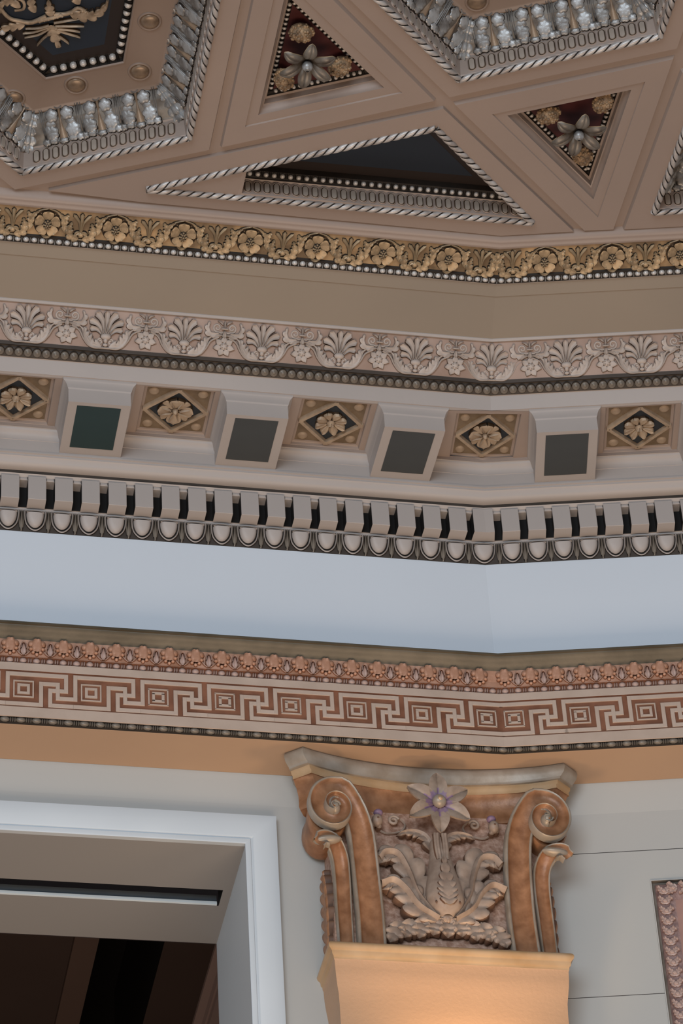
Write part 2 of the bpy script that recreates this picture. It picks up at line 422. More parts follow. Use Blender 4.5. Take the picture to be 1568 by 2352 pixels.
# architrave crown
P7 = [(.862, 5.973), (.800, 5.9676), (.799, 5.9600), (.806, 5.9590), (.808, 5.955), (.815, 5.9500), (.820, 5.944), (.828, 5.937), (.835, 5.9300), (.838, 5.9259)]
mb = MB(); sweep(mb, P7); struct('trim_7', mb, bronze_cyma_m, True)
P8 = [(.870, 5.6333), (.873, 5.6330), (1.055, 5.6330)]
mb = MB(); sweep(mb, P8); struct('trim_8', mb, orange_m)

# -- walls below
XL, XR = -3.3, 1.6
TW = 1.055
def wallquad(mb, side, s0, s1, t0, z0, t1, z1, m=0):
    vs = [W(side, s0, t0, z0), W(side, s1, t0, z0), W(side, s1, t1, z1), W(side, s0, t1, z1)]
    mb.add(vs, [(0, 1, 2, 3)], m)
FL = -EYE
DX, DZ = -.804, 5.375         # door opening: right jamb s, head z
mb = MB()
wallquad(mb, 'L', XL, 0, 1.055, 5.640, 1.070, 5.527)
wallquad(mb, 'L', XL, 0, 1.070, 5.527, 1.070, DZ)
wallquad(mb, 'L', DX, 0, 1.070, DZ, 1.070, FL)
struct('wall_left', mb, beige_m)
mb = MB()
wallquad(mb, 'R', 0, XR, 1.055, 5.640, 1.070, 5.527)
zz = [5.527, 5.3860, 5.3835, 5.2745, 4.8815, 4.8790, -.1, FL]
for i in range(7):
    jt = i in (1, 4); dt = .0025 if jt else 0
    spans = ((0, .440), (1.14, XR)) if 3 <= i <= 5 else ((0, XR),)
    for s0_, s1_ in spans: wallquad(mb, 'R', s0_, s1_, 1.070 + dt, zz[i], 1.070 + dt, zz[i + 1], 1 if jt else 0)
wallquad(mb, 'R', 0, XR, 1.12, 5.60, 1.12, FL)  # this sheet and the next: unseen backing added against light leaks
wallquad(mb, 'R', 0, .440, 1.073, 5.40, 1.073, 4.7, 1)
struct('wall_right', mb, [beige_m, mat('wall_joint_line', (.50, .47, .45))])  # joint rows in a darker grey than the wall

# -- doorway: casing, deep reveal, slot with metal track
door = empty('door_1', Matrix.Translation(W('L', DX, 1.07, FL)), kind='structure')
mb = MB()
# casing profile: (distance from opening, projection)
cp = [(0, 0), (0, .016), (.004, .019), (.016, .019), (.018, .015), (.022, .015), (.026, .020), (.070, .026), (.094, .028), (.098, .027), (.099, 0)]
def cpt(d, pr):
    t = 1.070 - pr
    return [W('L', XL, t, DZ + d), W('L', DX + d, t, DZ + d), W('L', DX + d, t, FL)]
vs = []; fs = []
for d, pr in cp: vs += cpt(d, pr)
for i in range(len(cp) - 1):
    for j in (0, 1): fs.append((i * 3 + j, i * 3 + j + 1, i * 3 + 4 + j, i * 3 + 3 + j))
mb.add(vs, fs); mb.build('door_casing', white_m, door, I4, True)
mb = MB()
def WLu(u, t, z): # constant perpendicular position
    p = BASE + u * DL + CD * t * NL; return Vector((p[0], p[1], z + EYE))
ju = DX + SD * 1.07
mb.add([WLu(ju, 1.07, DZ), WLu(ju, 1.637, DZ), WLu(ju, 1.637, FL), WLu(ju, 1.07, FL)], [(0, 1, 2, 3)])
mb.build('door_jamb', mat('jamb_paint', (.76, .78, .79)), door, I4, False)
mb = MB()
su = ju - .012
lu = XL + .1
def sof(t0, t1, u0, u1, z=DZ): mb.add([WLu(u0, t0, z), WLu(u1, t0, z), WLu(u1, t1, z), WLu(u0, t1, z)], [(0, 1, 2, 3)])
se = ju - .028
sof(1.07, 1.322, lu, ju); sof(1.413, 1.637, lu, ju); sof(1.322, 1.413, se, ju)
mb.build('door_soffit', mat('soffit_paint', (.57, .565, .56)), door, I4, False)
mb = MB()
for (t0, z0, t1, z1) in ((1.322, DZ, 1.322, DZ + .06), (1.322, DZ + .06, 1.413, DZ + .06)):
    mb.add([WLu(lu, t0, z0), WLu(se, t0, z0), WLu(se, t1, z1), WLu(lu, t1, z1)], [(0, 1, 2, 3)])
mb.add([WLu(se, 1.322, DZ), WLu(se, 1.413, DZ), WLu(se, 1.413, DZ + .06), WLu(se, 1.322, DZ + .06)], [(0, 1, 2, 3)])
mb.build('track_recess', blackm, door, I4, False)
mb = MB()
e2 = se - .006
def rail(t0, z0, t1, z1, m): mb.add([WLu(lu, t0, z0), WLu(e2, t0, z0), WLu(e2, t1, z1), WLu(lu, t1, z1)], [(0, 1, 2, 3)], m)
rail(1.4115, DZ + .036, 1.4105, DZ + .012, 0); rail(1.4105, DZ + .012, 1.406, DZ + .011, 1); rail(1.406, DZ + .011, 1.406, DZ + .0015, 1)
rail(1.406, DZ + .0015, 1.4125, DZ, 1)
mb.build('metal_track', [steel_m, steel_w], door, I4, False)
mb = MB()
wallquad(mb, 'L', XL, XL + .05, 1.637, DZ, 1.637, DZ)
# room beyond
back = MB()
def q4(mb, a, b, c, d, m=0): mb.add([a, b, c, d], [(0, 1, 2, 3)], m)
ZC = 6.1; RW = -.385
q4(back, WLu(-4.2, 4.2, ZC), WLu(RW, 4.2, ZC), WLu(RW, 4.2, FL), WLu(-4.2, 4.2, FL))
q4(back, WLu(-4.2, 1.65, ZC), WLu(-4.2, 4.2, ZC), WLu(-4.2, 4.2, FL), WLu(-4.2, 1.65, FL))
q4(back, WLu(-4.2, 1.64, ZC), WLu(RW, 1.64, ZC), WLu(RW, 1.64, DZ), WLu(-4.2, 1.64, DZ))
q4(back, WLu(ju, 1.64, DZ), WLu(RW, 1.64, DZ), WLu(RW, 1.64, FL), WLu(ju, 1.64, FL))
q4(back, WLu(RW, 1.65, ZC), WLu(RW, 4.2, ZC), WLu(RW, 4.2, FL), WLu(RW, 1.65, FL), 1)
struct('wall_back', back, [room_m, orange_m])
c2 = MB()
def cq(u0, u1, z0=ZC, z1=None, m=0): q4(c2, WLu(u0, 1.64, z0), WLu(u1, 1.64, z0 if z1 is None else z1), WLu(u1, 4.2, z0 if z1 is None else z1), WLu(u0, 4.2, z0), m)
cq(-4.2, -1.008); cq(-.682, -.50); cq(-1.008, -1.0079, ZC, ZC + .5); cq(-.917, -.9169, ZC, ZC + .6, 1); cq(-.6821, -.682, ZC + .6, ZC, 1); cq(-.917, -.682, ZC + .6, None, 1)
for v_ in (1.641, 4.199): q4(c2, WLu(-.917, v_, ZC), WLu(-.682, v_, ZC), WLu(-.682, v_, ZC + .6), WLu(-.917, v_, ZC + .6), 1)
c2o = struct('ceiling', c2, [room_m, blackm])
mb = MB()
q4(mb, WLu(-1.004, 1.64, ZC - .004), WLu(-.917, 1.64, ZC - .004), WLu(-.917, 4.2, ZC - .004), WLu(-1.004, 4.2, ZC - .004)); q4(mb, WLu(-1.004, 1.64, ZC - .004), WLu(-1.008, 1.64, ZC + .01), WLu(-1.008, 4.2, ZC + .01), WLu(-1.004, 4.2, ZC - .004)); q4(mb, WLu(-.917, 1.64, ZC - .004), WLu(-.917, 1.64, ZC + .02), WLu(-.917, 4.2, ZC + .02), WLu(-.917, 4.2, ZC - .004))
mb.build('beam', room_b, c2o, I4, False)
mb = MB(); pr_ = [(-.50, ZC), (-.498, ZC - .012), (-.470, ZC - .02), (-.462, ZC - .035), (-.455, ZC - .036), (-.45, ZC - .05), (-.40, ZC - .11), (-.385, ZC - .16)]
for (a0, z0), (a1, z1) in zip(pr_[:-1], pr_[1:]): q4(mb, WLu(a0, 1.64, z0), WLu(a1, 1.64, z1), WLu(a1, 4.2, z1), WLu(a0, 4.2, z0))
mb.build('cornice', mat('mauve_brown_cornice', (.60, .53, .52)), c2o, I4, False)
mb = MB(); mb.add([(-9, -9, 0), (9, -9, 0), (9, 12.5, 0), (-9, 12.5, 0)], [(0, 1, 2, 3)]); struct('floor', mb, floor_m)

# ================================================================== scroll frieze in gold
def seg(p0, p1):
    mid = ((p0[0] + p1[0]) / 2, (p0[1] + p1[1]) / 2); up = (p0[0] - p1[0], p0[1] - p1[1]); return mid, up, math.hypot(*up)
G0, G1 = (.047, 6.990), (.134, 6.948)
(gm, gup, glen) = seg(G0, G1)
gf = empty('scroll_frieze', wframe('L', 0, gm[0], gm[1], gup), 'gilded scroll frieze of open flowers and three-blade palmettes directly under the ceiling', 'frieze')
mb = MB(); sweep(mb, [G0, G1]); mb.build('frieze_ground', goldbg_m, gf, I4, False)
def gflower(mb):
    dome(mb, 0, 0, .043, .0435, .003, 0, 24, m=0, edge=1)
    for k in range(5):
        a = PI / 2 + PI * 2 * k / 5; c, s = math.cos(a), math.sin(a)
        strip(mb, [(c * .009, s * .009), (c * .024, s * .024), (c * .0405, s * .0405)], petalw(.0215), .0085, n=10, hf=lambda t: .7 + .8 * t, prof=[0, .9, 1, .75, 1, .9, 0])
    strip(mb, [(-.017, -.036), (0, -.044), (.017, -.036)], pointed(.006), .012, n=7)
def seeds(mb):
    dome(mb, 0, -.004, .0145, .018, .016, .002, 10, m=1)
    for r, n in ((.0105, 8), (.0062, 6), (0, 1)):
        for k in range(n):
            a = 2 * PI * k / n; dome(mb, r * math.cos(a), -.004 + 1.25 * r * math.sin(a), .0036, .0036, .006, .0185 - r * .7, 7, rings=2)
def gpalm(mb):
    strip(mb, [(0, -.018), (0, .012), (0, .042)], club(.0088), .012, n=10, prof=CHR)
    for s in (1, -1):
        strip(mb, [(s * .002, -.018), (s * .008, .012), (s * .0275, .037)], club(.0085), .011, n=11, prof=CHR)
        strip(mb, [(0, -.02), (s * .010, -.022), (s * .019, -.030)], petalw(.0085), .012, n=7)
        lobe_leaf(mb, [(s * .006, -.043), (s * .030, -.034), (s * .036, -.010), (s * .030, .012)], .0165, 5, .012, (s, -s), notch=.42)
        lobe_leaf(mb, [(s * .046, -.026), (s * .053, .0), (s * .050, .022), (s * .041, .034)], .0135, 4, .010, (1, -1), notch=.42)
        lobe_leaf(mb, [(s * .052, .004), (s * .062, .024), (s * .078, .041)], .009, 3, .010, (1, -1), notch=.4)
        strip(mb, [(0, -.0445), (s * .030, -.042), (s * .050, -.018), (s * .058, .008), (s * .073, .036), (s * .104, .0475)], lambda t: .0032, .0075, n=22, prof=CHR)
    blob(mb, 0, -.027, .011, .014, 5, .25)
pal_s = [('L', -.056)] + [('L', x) for x in srange(-.266, .2100, SL, -.2)] + [('R', .045)] + [('R', x) for x in srange(.251, .2125, .2, SR)]
flo_s = [('L', x) for x in srange(-.161, .2100, SL, -.1)] + [('R', x) for x in srange(.145, .2135, .1, SR)]
fl0 = strew(gflower, 'flower', [gold_m, darkgold_m], gf, flo_s, gm[0], gm[1], gup)
sd = None
for o in [c for c in gf.children if c.name.startswith('flower')]:
    if sd is None: mb = MB(); seeds(mb); sd = mb.build('seed_cluster', [gold_m, dark_m], o, None, True)
    else: link_copy(sd, o)
strew(gpalm, 'palmette', [gold_m, dark_m], gf, pal_s, gm[0], gm[1], gup)
# pearls under it
pg = empty('pearl_moulding', wframe('L', 0, .14, 6.945, (-.1, .03)), 'string of silvered pearls and dark discs along the lower edge of the gilded frieze', 'moulding')
mb = MB(); sweep(mb, [(.127, 6.9505), (.130, 6.946), (.152, 6.9365), (.157, 6.940)]); mb.build('moulding_ground', dark_m, pg, I4, False)
def pearl(mb):
    dome(mb, 0, 0, .0098, .0088, .0105, 0, 12, m=0, rings=4)
    strip(mb, [(.0127, -.0085), (.0127, .0085)], .0012, .0070, n=3, prof=CHR, main=0)
strew(pearl, 'pearl', [pearl_m, dark_m], pg, [('L', x) for x in srange(-.013, .0254, SL, -.005)] + [('R', x) for x in srange(.013, .0254, .0, SR)], .1435, 6.9435, (-.022, .0085))

# ================================================================== palmette frieze
Q0, Q1 = (.348, 6.8654), (.422, 6.7616)
(qm, qup, qlen) = seg(Q0, Q1)
pf = empty('palmette_frieze', wframe('L', 0, qm[0], qm[1], qup), 'stone-coloured frieze of large fan palmettes and small flowers below the wide tan cove', 'frieze')
qprof = [Q0] + [(Q0[0] + (Q1[0] - Q0[0]) * k / 8 + .006 * math.sin(k / 8 * PI * 2), Q0[1] + (Q1[1] - Q0[1]) * k / 8 + .003 * math.sin(k / 8 * PI * 2)) for k in range(1, 8)] + [Q1]
mb = MB(); sweep(mb, [Q0, Q1]); mb.build('frieze_ground', palmbg_m, pf, I4, False)
def fan(mb, centre=True):
    if centre: strip(mb, [(0, -.016), (0, .02), (0, .058)], club(.0120), .010, n=12, prof=CHC)
    for s in (1, -1):
        for (bx, by, tx, ty, cx, cy, w) in ((.003, -.016, .034, .052, .014, .028, .0150), (.007, -.015, .054, .027, .026, .014, .0140), (.012, -.016, .052, .000, .030, -.001, .0125)):
            strip(mb, [(s * bx, by), (s * cx, cy), (s * tx, ty)], club(w), .009, n=11, prof=CHC)
        tube(mb, [(s * x, y) for x, y in spiral(.0165, -.038, .0105, 1.25, PI * .75, -1, .25, 12)], .0032, 14, 6)
        frond(mb, [(s * .012, -.056), (s * .042, -.050), (s * .062, -.026), (s * .070, .004)], .027, 5, .009, sides=(s,), ang=62, lobew=.0075)
        frond(mb, [(s * .012, -.056), (s * .046, -.050), (s * .066, -.026), (s * .078, .0), (s * .098, .008)], .010, 4, .008, sides=(s,), ang=35, lobew=.006)
        strip(mb, [(0, -.058), (s * .045, -.056), (s * .068, -.034), (s * .083, -.008), (s * .108, .006)], .0038, .009, n=16, prof=CHR)
    dome(mb, 0, -.022, .0185, .012, .014, 0, 14, edge=1)
    dome(mb, 0, -.034, .008, .011, .013, 0, 8, edge=1)
    dome(mb, 0, -.048, .010, .007, .010, 0, 8, edge=1)
def pflower(mb):
    for k in range(7):
        a = PI / 2 + 2 * PI * k / 7; c, s = math.cos(a), math.sin(a)
        strip(mb, [(c * .010, s * .010 - .022), (c * .021, s * .021 - .022), (c * .035, s * .033 - .022)], pointed(.0125), .008, n=9)
    dome(mb, 0, -.022, .0135, .0135, .009, .002, 12, edge=1)
    for k in range(5):
        a = 2 * PI * k / 5; dome(mb, .007 * math.cos(a), -.022 + .007 * math.sin(a), .0035, .0035, .0135, 0, 6, rings=2)
def pscroll(mb):
    for s in (1, -1):
        tube(mb, [(s * .003, .022), (s * .012, .020)] + [(s * x, y) for x, y in spiral(.023, .036, .0145, 1.35, -PI * .62, 1, .22, 14)], .0036, 24, 6)
        strip(mb, [(s * .005, .044), (s * .012, .052), (s * .024, .056)], pointed(.004), .007, n=7)
        frond(mb, [(s * .018, .016), (s * .044, .016), (s * .053, .034), (s * .046, .054)], .016, 4, .008, sides=(-s,) if s > 0 else (1,), ang=60, lobew=.0068)
        strip(mb, [(s * .006, .012), (s * .022, .010), (s * .033, .002)], petalw(.007), .008, n=7)
    strip(mb, [(0, .028), (0, .042), (0, .058)], club(.0045), .009, n=7, prof=CHR)
    box(mb, -.010, .010, .030, .035, 0, .011, 0, .002)
    strip(mb, [(0, .026), (0, .014), (0, .004)], petalw(.009), .010, n=7)
fans = [('C', 0.0)] + [('L', x) for x in srange(-.2465, .2468, SL, -.2)] + [('R', x) for x in srange(.238, .2405, .2, SR)]
pfl = [('L', x) for x in srange(-.1185, .2476, SL, -.1)] + [('R', x) for x in srange(.124, .2425, .1, SR)]
strew(fan, 'palmette', [palm_m, palm_edge], pf, fans, qm[0], qm[1], qup)
strew(pflower, 'flower', [palm_m, palm_edge], pf, pfl, qm[0], qm[1], qup)
strew(pscroll, 'twin_scroll', [palm_m, palm_edge], pf, pfl, qm[0], qm[1], qup)
# dark ovolo of overlapping discs
ov = empty('disc_moulding', wframe('L', 0, .44, 6.75, (-.03, .03)), 'narrow dark bronze moulding of overlapping round discs under the fan palmettes', 'moulding')
mb = MB(); sweep(mb, [(.418, 6.7650), (.424, 6.7560), (.434, 6.7620), (.437, 6.7600), (.447, 6.7440), (.458, 6.7370), (.462, 6.7390)]); mb.build('moulding_ground', groove_m, ov, I4, False)
def disc(mb):
    dome(mb, 0, .002, .0148, .0148, .010, 0, 14, m=0, edge=1)
    dome(mb, 0, .003, .0095, .0100, .0125, 0, 10, m=0)
strew(disc, 'disc', [ovolo_m, darkgold_m], ov, [('L', x) for x in srange(-.0135, .0287, SL, -.01)] + [('R', x) for x in srange(.0135, .0287, 0, SR)], .4475, 6.7465, (-.03, .02))

# ================================================================== blocks and coffers under the corona
def cyma_rings(hw, tf, tb, z):
    return [(-hw, tf), (hw, tf), (hw, tb), (-hw, tb)]
def block(mb):   # local x along the wall, y depth t (from soffit front .485), z height
    R = [(.1145, .4845, 6.6925), (.1145, .4845, 6.686), (.1120, .4865, 6.683), (.1075, .4880, 6.678), (.1030, .4895, 6.668), (.1005, .4900, 6.658), (.0995, .4900, 6.6555), (.0985, .4920, 6.6535), (.0975, .4925, 6.650), (.0975, .4925, 6.6)]
    vs = []; fs = []
    for hw, tf, z in R: vs += [(-hw, tf, z), (hw, tf, z), (hw, .746, z), (-hw, .746, z)]
    for i in range(len(R) - 1):
        for j in (3, 0, 1): fs.append((4 * i + j, 4 * i + (j + 1) % 4, 4 * i + 4 + (j + 1) % 4, 4 * i + 4 + j))
    n = 4 * (len(R) - 1); fs.append((n, n + 1, n + 2, n + 3)); mb.add(vs, fs, 0)
def inset(mb):
    vs = [(-.0685, .508, 6.5992), (.0685, .508, 6.5992), (.0685, .711, 6.5992), (-.0685, .711, 6.5992)]
    mb.add(vs, [(0, 1, 2, 3)])
    vs = [(p[0] * 1.03, p[1] + (.004 if p[1] > .6 else -.003), 6.6) for p in vs]
def bframe(side, s):   # local frame: x along, y = t direction, z up
    D, N = (DL, NL) if side == 'L' else (DR, NR)
    # s measured at t=.6
    u = s + (SD if side == 'L' else -SD) * .6
    p = BASE + u * D; M = Matrix.Identity(4)
    for i, c in enumerate((Vector((D[0], D[1], 0)), Vector((N[0], N[1], 0)) * CD, Vector((0, 0, 1)), Vector((p[0], p[1], EYE)))): M[0][i], M[1][i], M[2][i] = c
    return M
blocks = [('L', -2.265 + .002, 'slate'), ('L', -1.763, 'slate'), ('L', -1.263, 'teal'), ('L', -.766, 'slate'), ('L', -.263, 'slate'), ('R', .248, 'slate'), ('R', .735, 'slate')]
names = {1: 'square cornice block just beyond the left edge of the view, dark inset underneath', 2: 'square cornice block with the dark teal inset, leftmost block in the photo',
         3: 'square cornice block with slate grey inset, second from the left', 4: 'square cornice block with slate grey inset, just left of the bent corner coffer',
         5: 'square cornice block with slate grey inset, right of the bent corner coffer', 6: 'square cornice block past the right edge of the view', 0: 'square cornice block farthest left, outside the view'}
bp = None
for i, (side, s, c) in enumerate(blocks):
    if i == 0: continue
    M = bframe(side, s); T = Matrix.Translation((0, .615, 6.6))
    root = empty('cornice_block', M @ T, names[i], 'cornice block', 'square blocks under the cornice')
    if bp is None:
        mb = MB(); block(mb); b0 = mb.build('block_body', corn_m, root, M, True); mb = MB(); inset(mb); p0 = mb.build('inset_panel', slate_m, root, M, False); bp = 1
        pt_ = p0.data.copy(); pt_.materials[0] = teal_m
    else:
        b1 = link_copy(b0, root, M); p1 = link_copy(p0, root, M)
        if c == 'teal': p1.data = pt_; p1['label'] = 'dark teal inset'
# coffers
def bar(mb, x0, y0, x1, y1, w, z0, z1, m=0):
    d = np.array([x1 - x0, y1 - y0]); L = np.linalg.norm(d); d /= L; n = np.array([-d[1], d[0]])
    a, b = np.array([x0, y0]), np.array([x1, y1])
    vs = []
    for p in (a, b):
        for q, z in ((-w, z0), (-w * .7, z1), (w * .7, z1), (w, z0)): vs.append((*(p + n * q), z))
    mb.add(vs, [(0, 1, 5, 4), (1, 2, 6, 5), (2, 3, 7, 6)], m)
H_ = .111
def cof_frame(mb, fr=.0045, fx=.045, fb=.017):     # local frame: origin opening centre on soffit plane, y up in the photo = towards the room, z = down
    S = [(H_ + .032, 0), (H_ + .002, 0), (H_, -.002), (H_ - .002, -.010), (H_ - .006, -.012), (H_ - .010, -.012), (H_ - .011, -.014)]
    vs = []; fs = []
    for h, z in S:
        big_ = z == 0 and h > H_ + .01
        hx = H_ + fx if big_ else h
        hy = H_ + fr if big_ else h
        hb = H_ + fb if big_ else h
        vs += [(-hx, -hb, z), (hx, -hb, z), (hx, hy, z), (-hx, hy, z)]
    for i in range(len(S) - 1):
        for j in range(4): fs.append((4 * i + j, 4 * i + (j + 1) % 4, 4 * i + 4 + (j + 1) % 4, 4 * i + 4 + j))
    mb.add(vs, fs, 0)
def cof_ground(mb):
    h = H_ - .009; mb.add([(-h, -h, -.0135), (h, -h, -.0135), (h, h, -.0135), (-h, h, -.0135)], [(0, 1, 2, 3)])
def cof_diamond(mb):
    h = H_ - .012; k = .052   # recessed black diamond with a raised frame
    P_ = [(0, h), (h, 0), (0, -h), (-h, 0)]
    for i in range(4):
        a, b = P_[i], P_[(i + 1) % 4]; bar(mb, *a, *b, .0075, -.0135, -.002); box(mb, a[0] * .97 - .0075, a[0] * .97 + .0075, a[1] * .97 - .0075, a[1] * .97 + .0075, -.0135, -.0022)
def cof_dark(mb):
    h = H_ - .0235; mb.add([(0, h, -.0125), (h, 0, -.0125), (0, -h, -.0125), (-h, 0, -.0125)], [(0, 1, 2, 3)])
def ros8(mb):
    for k in range(8):
        a = PI / 8 + 2 * PI * k / 8; c, s = math.cos(a), math.sin(a)
        strip(mb, [(c * .014, s * .014), (c * .032, s * .032), (c * .0515, s * .0515)], petalw(.0175), .015, n=9, hf=lambda t: .6 + .6 * t, prof=[0, .45, 1, .8, 1, .45, 0])
    dome(mb, 0, 0, .016, .016, .017, 0, 12, edge=1)
    dome(mb, 0, 0, .011, .011, .021, 0, 10)
    for k in range(4):
        a = 2 * PI * k / 4; strip(mb, [(0, 0), (.008 * math.cos(a), .008 * math.sin(a))], .0016, .0235, n=3, prof=CHR)
def ros4(mb):
    for k in range(4):
        a = PI / 4 + 2 * PI * k / 4; c, s = math.cos(a), math.sin(a)
        strip(mb, [(c * .012, s * .012), (c * .05, s * .05), (c * .058, s * .058)], pointed(.014), .009, n=9)
    for k in range(4):
        a = 2 * PI * k / 4; c, s = math.cos(a), math.sin(a)
        strip(mb, [(c * .012, s * .012), (c * .03, s * .03), (c * .057, s * .057)], petalw(.029), .014, n=10, hf=lambda t: .5 + .7 * t, prof=[0, .8, .9, 1.1, .9, .8, 0])
        for q in (-.35, .35):
            a2 = a + q; strip(mb, [(.014 * math.cos(a2), .014 * math.sin(a2)), (.046 * math.cos(a2), .046 * math.sin(a2))], pointed(.004), .0175, n=5, prof=CHR)
    dome(mb, 0, 0, .016, .016, .006, .002, 12, m=1)
    dome(mb, 0, 0, .0105, .0105, .0235, 0, 10)
coffers = [('L', -1.513, 0, 'flower coffer with eight-petalled rosette at the left edge of the cornice'), ('L', -1.009, 1, 'flower coffer with broad four-petalled rosette between teal and grey inset blocks'),
           ('L', -.5085, 0, 'flower coffer with eight-petalled rosette between the two grey inset blocks of the left wall'), ('C', -.004, 1, 'flower coffer bent over the inside corner, with four-petalled rosette'),
           ('R', .4925, 0, 'flower coffer with eight-petalled rosette near the right edge'), ('L', -2.013, 1, 'flower coffer beyond the left edge of the view'), ('R', .985, 1, 'flower coffer beyond the right edge of the view')]
cz0 = None
for side, s, kind, lab in coffers:
    M = wframe(side, s, .6085, 6.6905, (-1, .004))
    if side == 'C': M = M @ Matrix.Diagonal((.93, 1, 1, 1))
    root = empty('flower_coffer', M, lab, 'coffer', 'square flower coffers under the cornice')
    if cz0 is None:
        cz0 = {}
        for nm, fn, mm in (('coffer_frame', cof_frame, ceil_m), ('coffer_ground', cof_ground, panel_tan_m), ('diamond_frame', cof_diamond, rosette_m), ('diamond_panel', cof_dark, black_m)):
            mb = MB(); fn(mb); cz0[nm] = mb.build(nm, mm, root, M, False)
        mb = MB(); ros8(mb); cz0['r0'] = mb.build('rosette', [rosette_m, darkgold_m], root, M @ Matrix.Translation((0, 0, -.0125)), True)
        mb = MB(); dome(mb, 0, 0, .0165, .0165, .006, 0, 16, edge=0); cz0['st'] = mb.build('stud', rosette_m, root, M @ Matrix.Translation((.078, .078, -.0135)), True)
        mb = MB(); ros4(mb); r4 = mb.build('rosette', [rosette_m, darkgold_m], None, M, True); r4m = r4.data; bpy.data.objects.remove(r4)
    else:
        for k in ('coffer_frame', 'coffer_ground', 'diamond_frame', 'diamond_panel'): link_copy(cz0[k], root, M)
        r = link_copy(cz0['r0'], root, M @ Matrix.Translation((0, 0, -.0125)))
        if kind: r.data = r4m
        link_copy(cz0['st'], root, M @ Matrix.Translation((.078, .078, -.0135)))
    if side == 'C':
        mb = MB(); cof_frame(mb, .0165, .065, .022); fr2 = mb.build('coffer_frame', ceil_m, None, None, False)
        for ch in root.children:
            if ch.name.startswith('coffer_frame'): ch.data = fr2.data
        bpy.data.objects.remove(fr2)
    for x, y in ((-.078, .078), (.078, -.078), (-.078, -.078)): link_copy(cz0['st'], root, M @ Matrix.Translation((x, y, -.0135)))
# soffit plane left between blocks and coffers
sof_ = MB()
def softile(side, s0, s1, t0, t1, m=0):
    u0 = lambda s, t: s + (SD if side == 'L' else -SD) * .6
    D, N = (DL, NL) if side == 'L' else (DR, NR)
    P_ = []
    for s, t in ((s0, t0), (s1, t0), (s1, t1), (s0, t1)):
        p = BASE + u0(s, t) * D + CD * t * N; P_.append((p[0], p[1], 6.692 + EYE))
    sof_.add(P_, [(0, 1, 2, 3)], m)
# slab above everything closes the soffit
sw = MB(); sweep(sw, [(.4815, 6.6930), (.4990, 6.6928)]); sweep(sw, [(.7215, 6.6925), (.7215, 6.6790)]); sweep(sw, [(.7195, 6.6925), (.7215, 6.6925)]); struct('trim_9', sw, ceil_m)
sw = MB(); sweep(sw, [(.4815, 6.7275), (.73, 6.7265)]); so = struct('trim_10', sw, blackm)
def strips_of(side, centres, halfw):
    for c in centres: softile(side, c - halfw, c + halfw, .4815, .4985)

# ================================================================== dentils, egg and dart
dn = empty('dentil_course', wframe('L', 0, .787, 6.5), 'row of pale tooth-like blocks separated by dark gaps above the egg moulding', 'moulding')
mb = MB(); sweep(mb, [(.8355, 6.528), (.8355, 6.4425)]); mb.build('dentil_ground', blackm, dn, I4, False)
def dent(mb, w=.0285, w2=None):
    # local x along, y up, z out. front face z=+.0485, origin at t=.8355
    w2 = w2 or w
    z1 = .0485
    vs = [(-w, -.049, 0), (w, -.049, 0), (w, .046, 0), (-w, .046, 0), (-w, -.049, z1 - .001), (w, -.049, z1 - .001), (w, .043, z1 - .001), (-w, .043, z1 - .001), (-w + .001, -.048, z1), (w - .001, -.048, z1), (w - .001, .042, z1), (-w + .001, .042, z1)]
    mb.add(vs, [(8, 9, 10, 11)] + [(i, (i + 1) % 4, 4 + (i + 1) % 4, 4 + i) for i in range(4)] + [(4 + i, 4 + (i + 1) % 4, 8 + (i + 1) % 4, 8 + i) for i in range(4)], [0, 0, 1, 0, 1, 0, 0, 0, 0])  # side faces near black, the other faces pale
dl = [('L', x) for x in srange(-.0895, .0846, SL, -.05)]; dr = [('R', x) for x in srange(.0815, .0830, .05, SR)]
first = None
for side, s in [(a, b) for a, b in dl + dr]:
    u = s + (SD if side == 'L' else -SD) * .787
    sc = u - (SD if side == 'L' else -SD) * .8355
    M = wframe(side, sc, .8355, 6.4885)
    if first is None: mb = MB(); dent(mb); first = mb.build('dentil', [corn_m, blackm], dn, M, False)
    else: link_copy(first, dn, M)
mb = MB(); vs = []; fs = []
cw = (-.0385, .0275)
pts = [('L', cw[0]), ('L', 0), ('R', cw[1])]
for t in (.786, .8355):
    for z in (6.4395, 6.5345):
        for sd_, s in pts:
            uu = s + ((SD * .787 - SD * t) if sd_ == 'L' and s else 0) - ((SD * .787 - SD * t) if sd_ == 'R' else 0)
            vs.append(W(sd_, uu, t, z))
# index: t*6 + z*3 + k
g = lambda a, b, k: a * 6 + b * 3 + k
fs = [(g(0, 0, 0), g(0, 0, 1), g(0, 1, 1), g(0, 1, 0)), (g(0, 0, 1), g(0, 0, 2), g(0, 1, 2), g(0, 1, 1)), (g(0, 0, 0), g(1, 0, 0), g(1, 0, 1), g(0, 0, 1)), (g(0, 0, 1), g(1, 0, 1), g(1, 0, 2), g(0, 0, 2)),
      (g(0, 0, 0), g(0, 1, 0), g(1, 1, 0), g(1, 0, 0)), (g(0, 0, 2), g(1, 0, 2), g(1, 1, 2), g(0, 1, 2)), (g(0, 1, 0), g(0, 1, 1), g(1, 1, 1), g(1, 1, 0)), (g(0, 1, 1), g(0, 1, 2), g(1, 1, 2), g(1, 1, 1))]
mb.add(vs, fs, [0, 0, 0, 0, 1, 1, 0, 0]); co = mb.build('dentil', [corn_m, blackm], dn, I4, False); co['label'] = 'bent corner dentil'
def cap_(mb): # small tile between dentils at the top
    box(mb, -.0135, .0135, .034, .046, 0, .040, 0, .003)
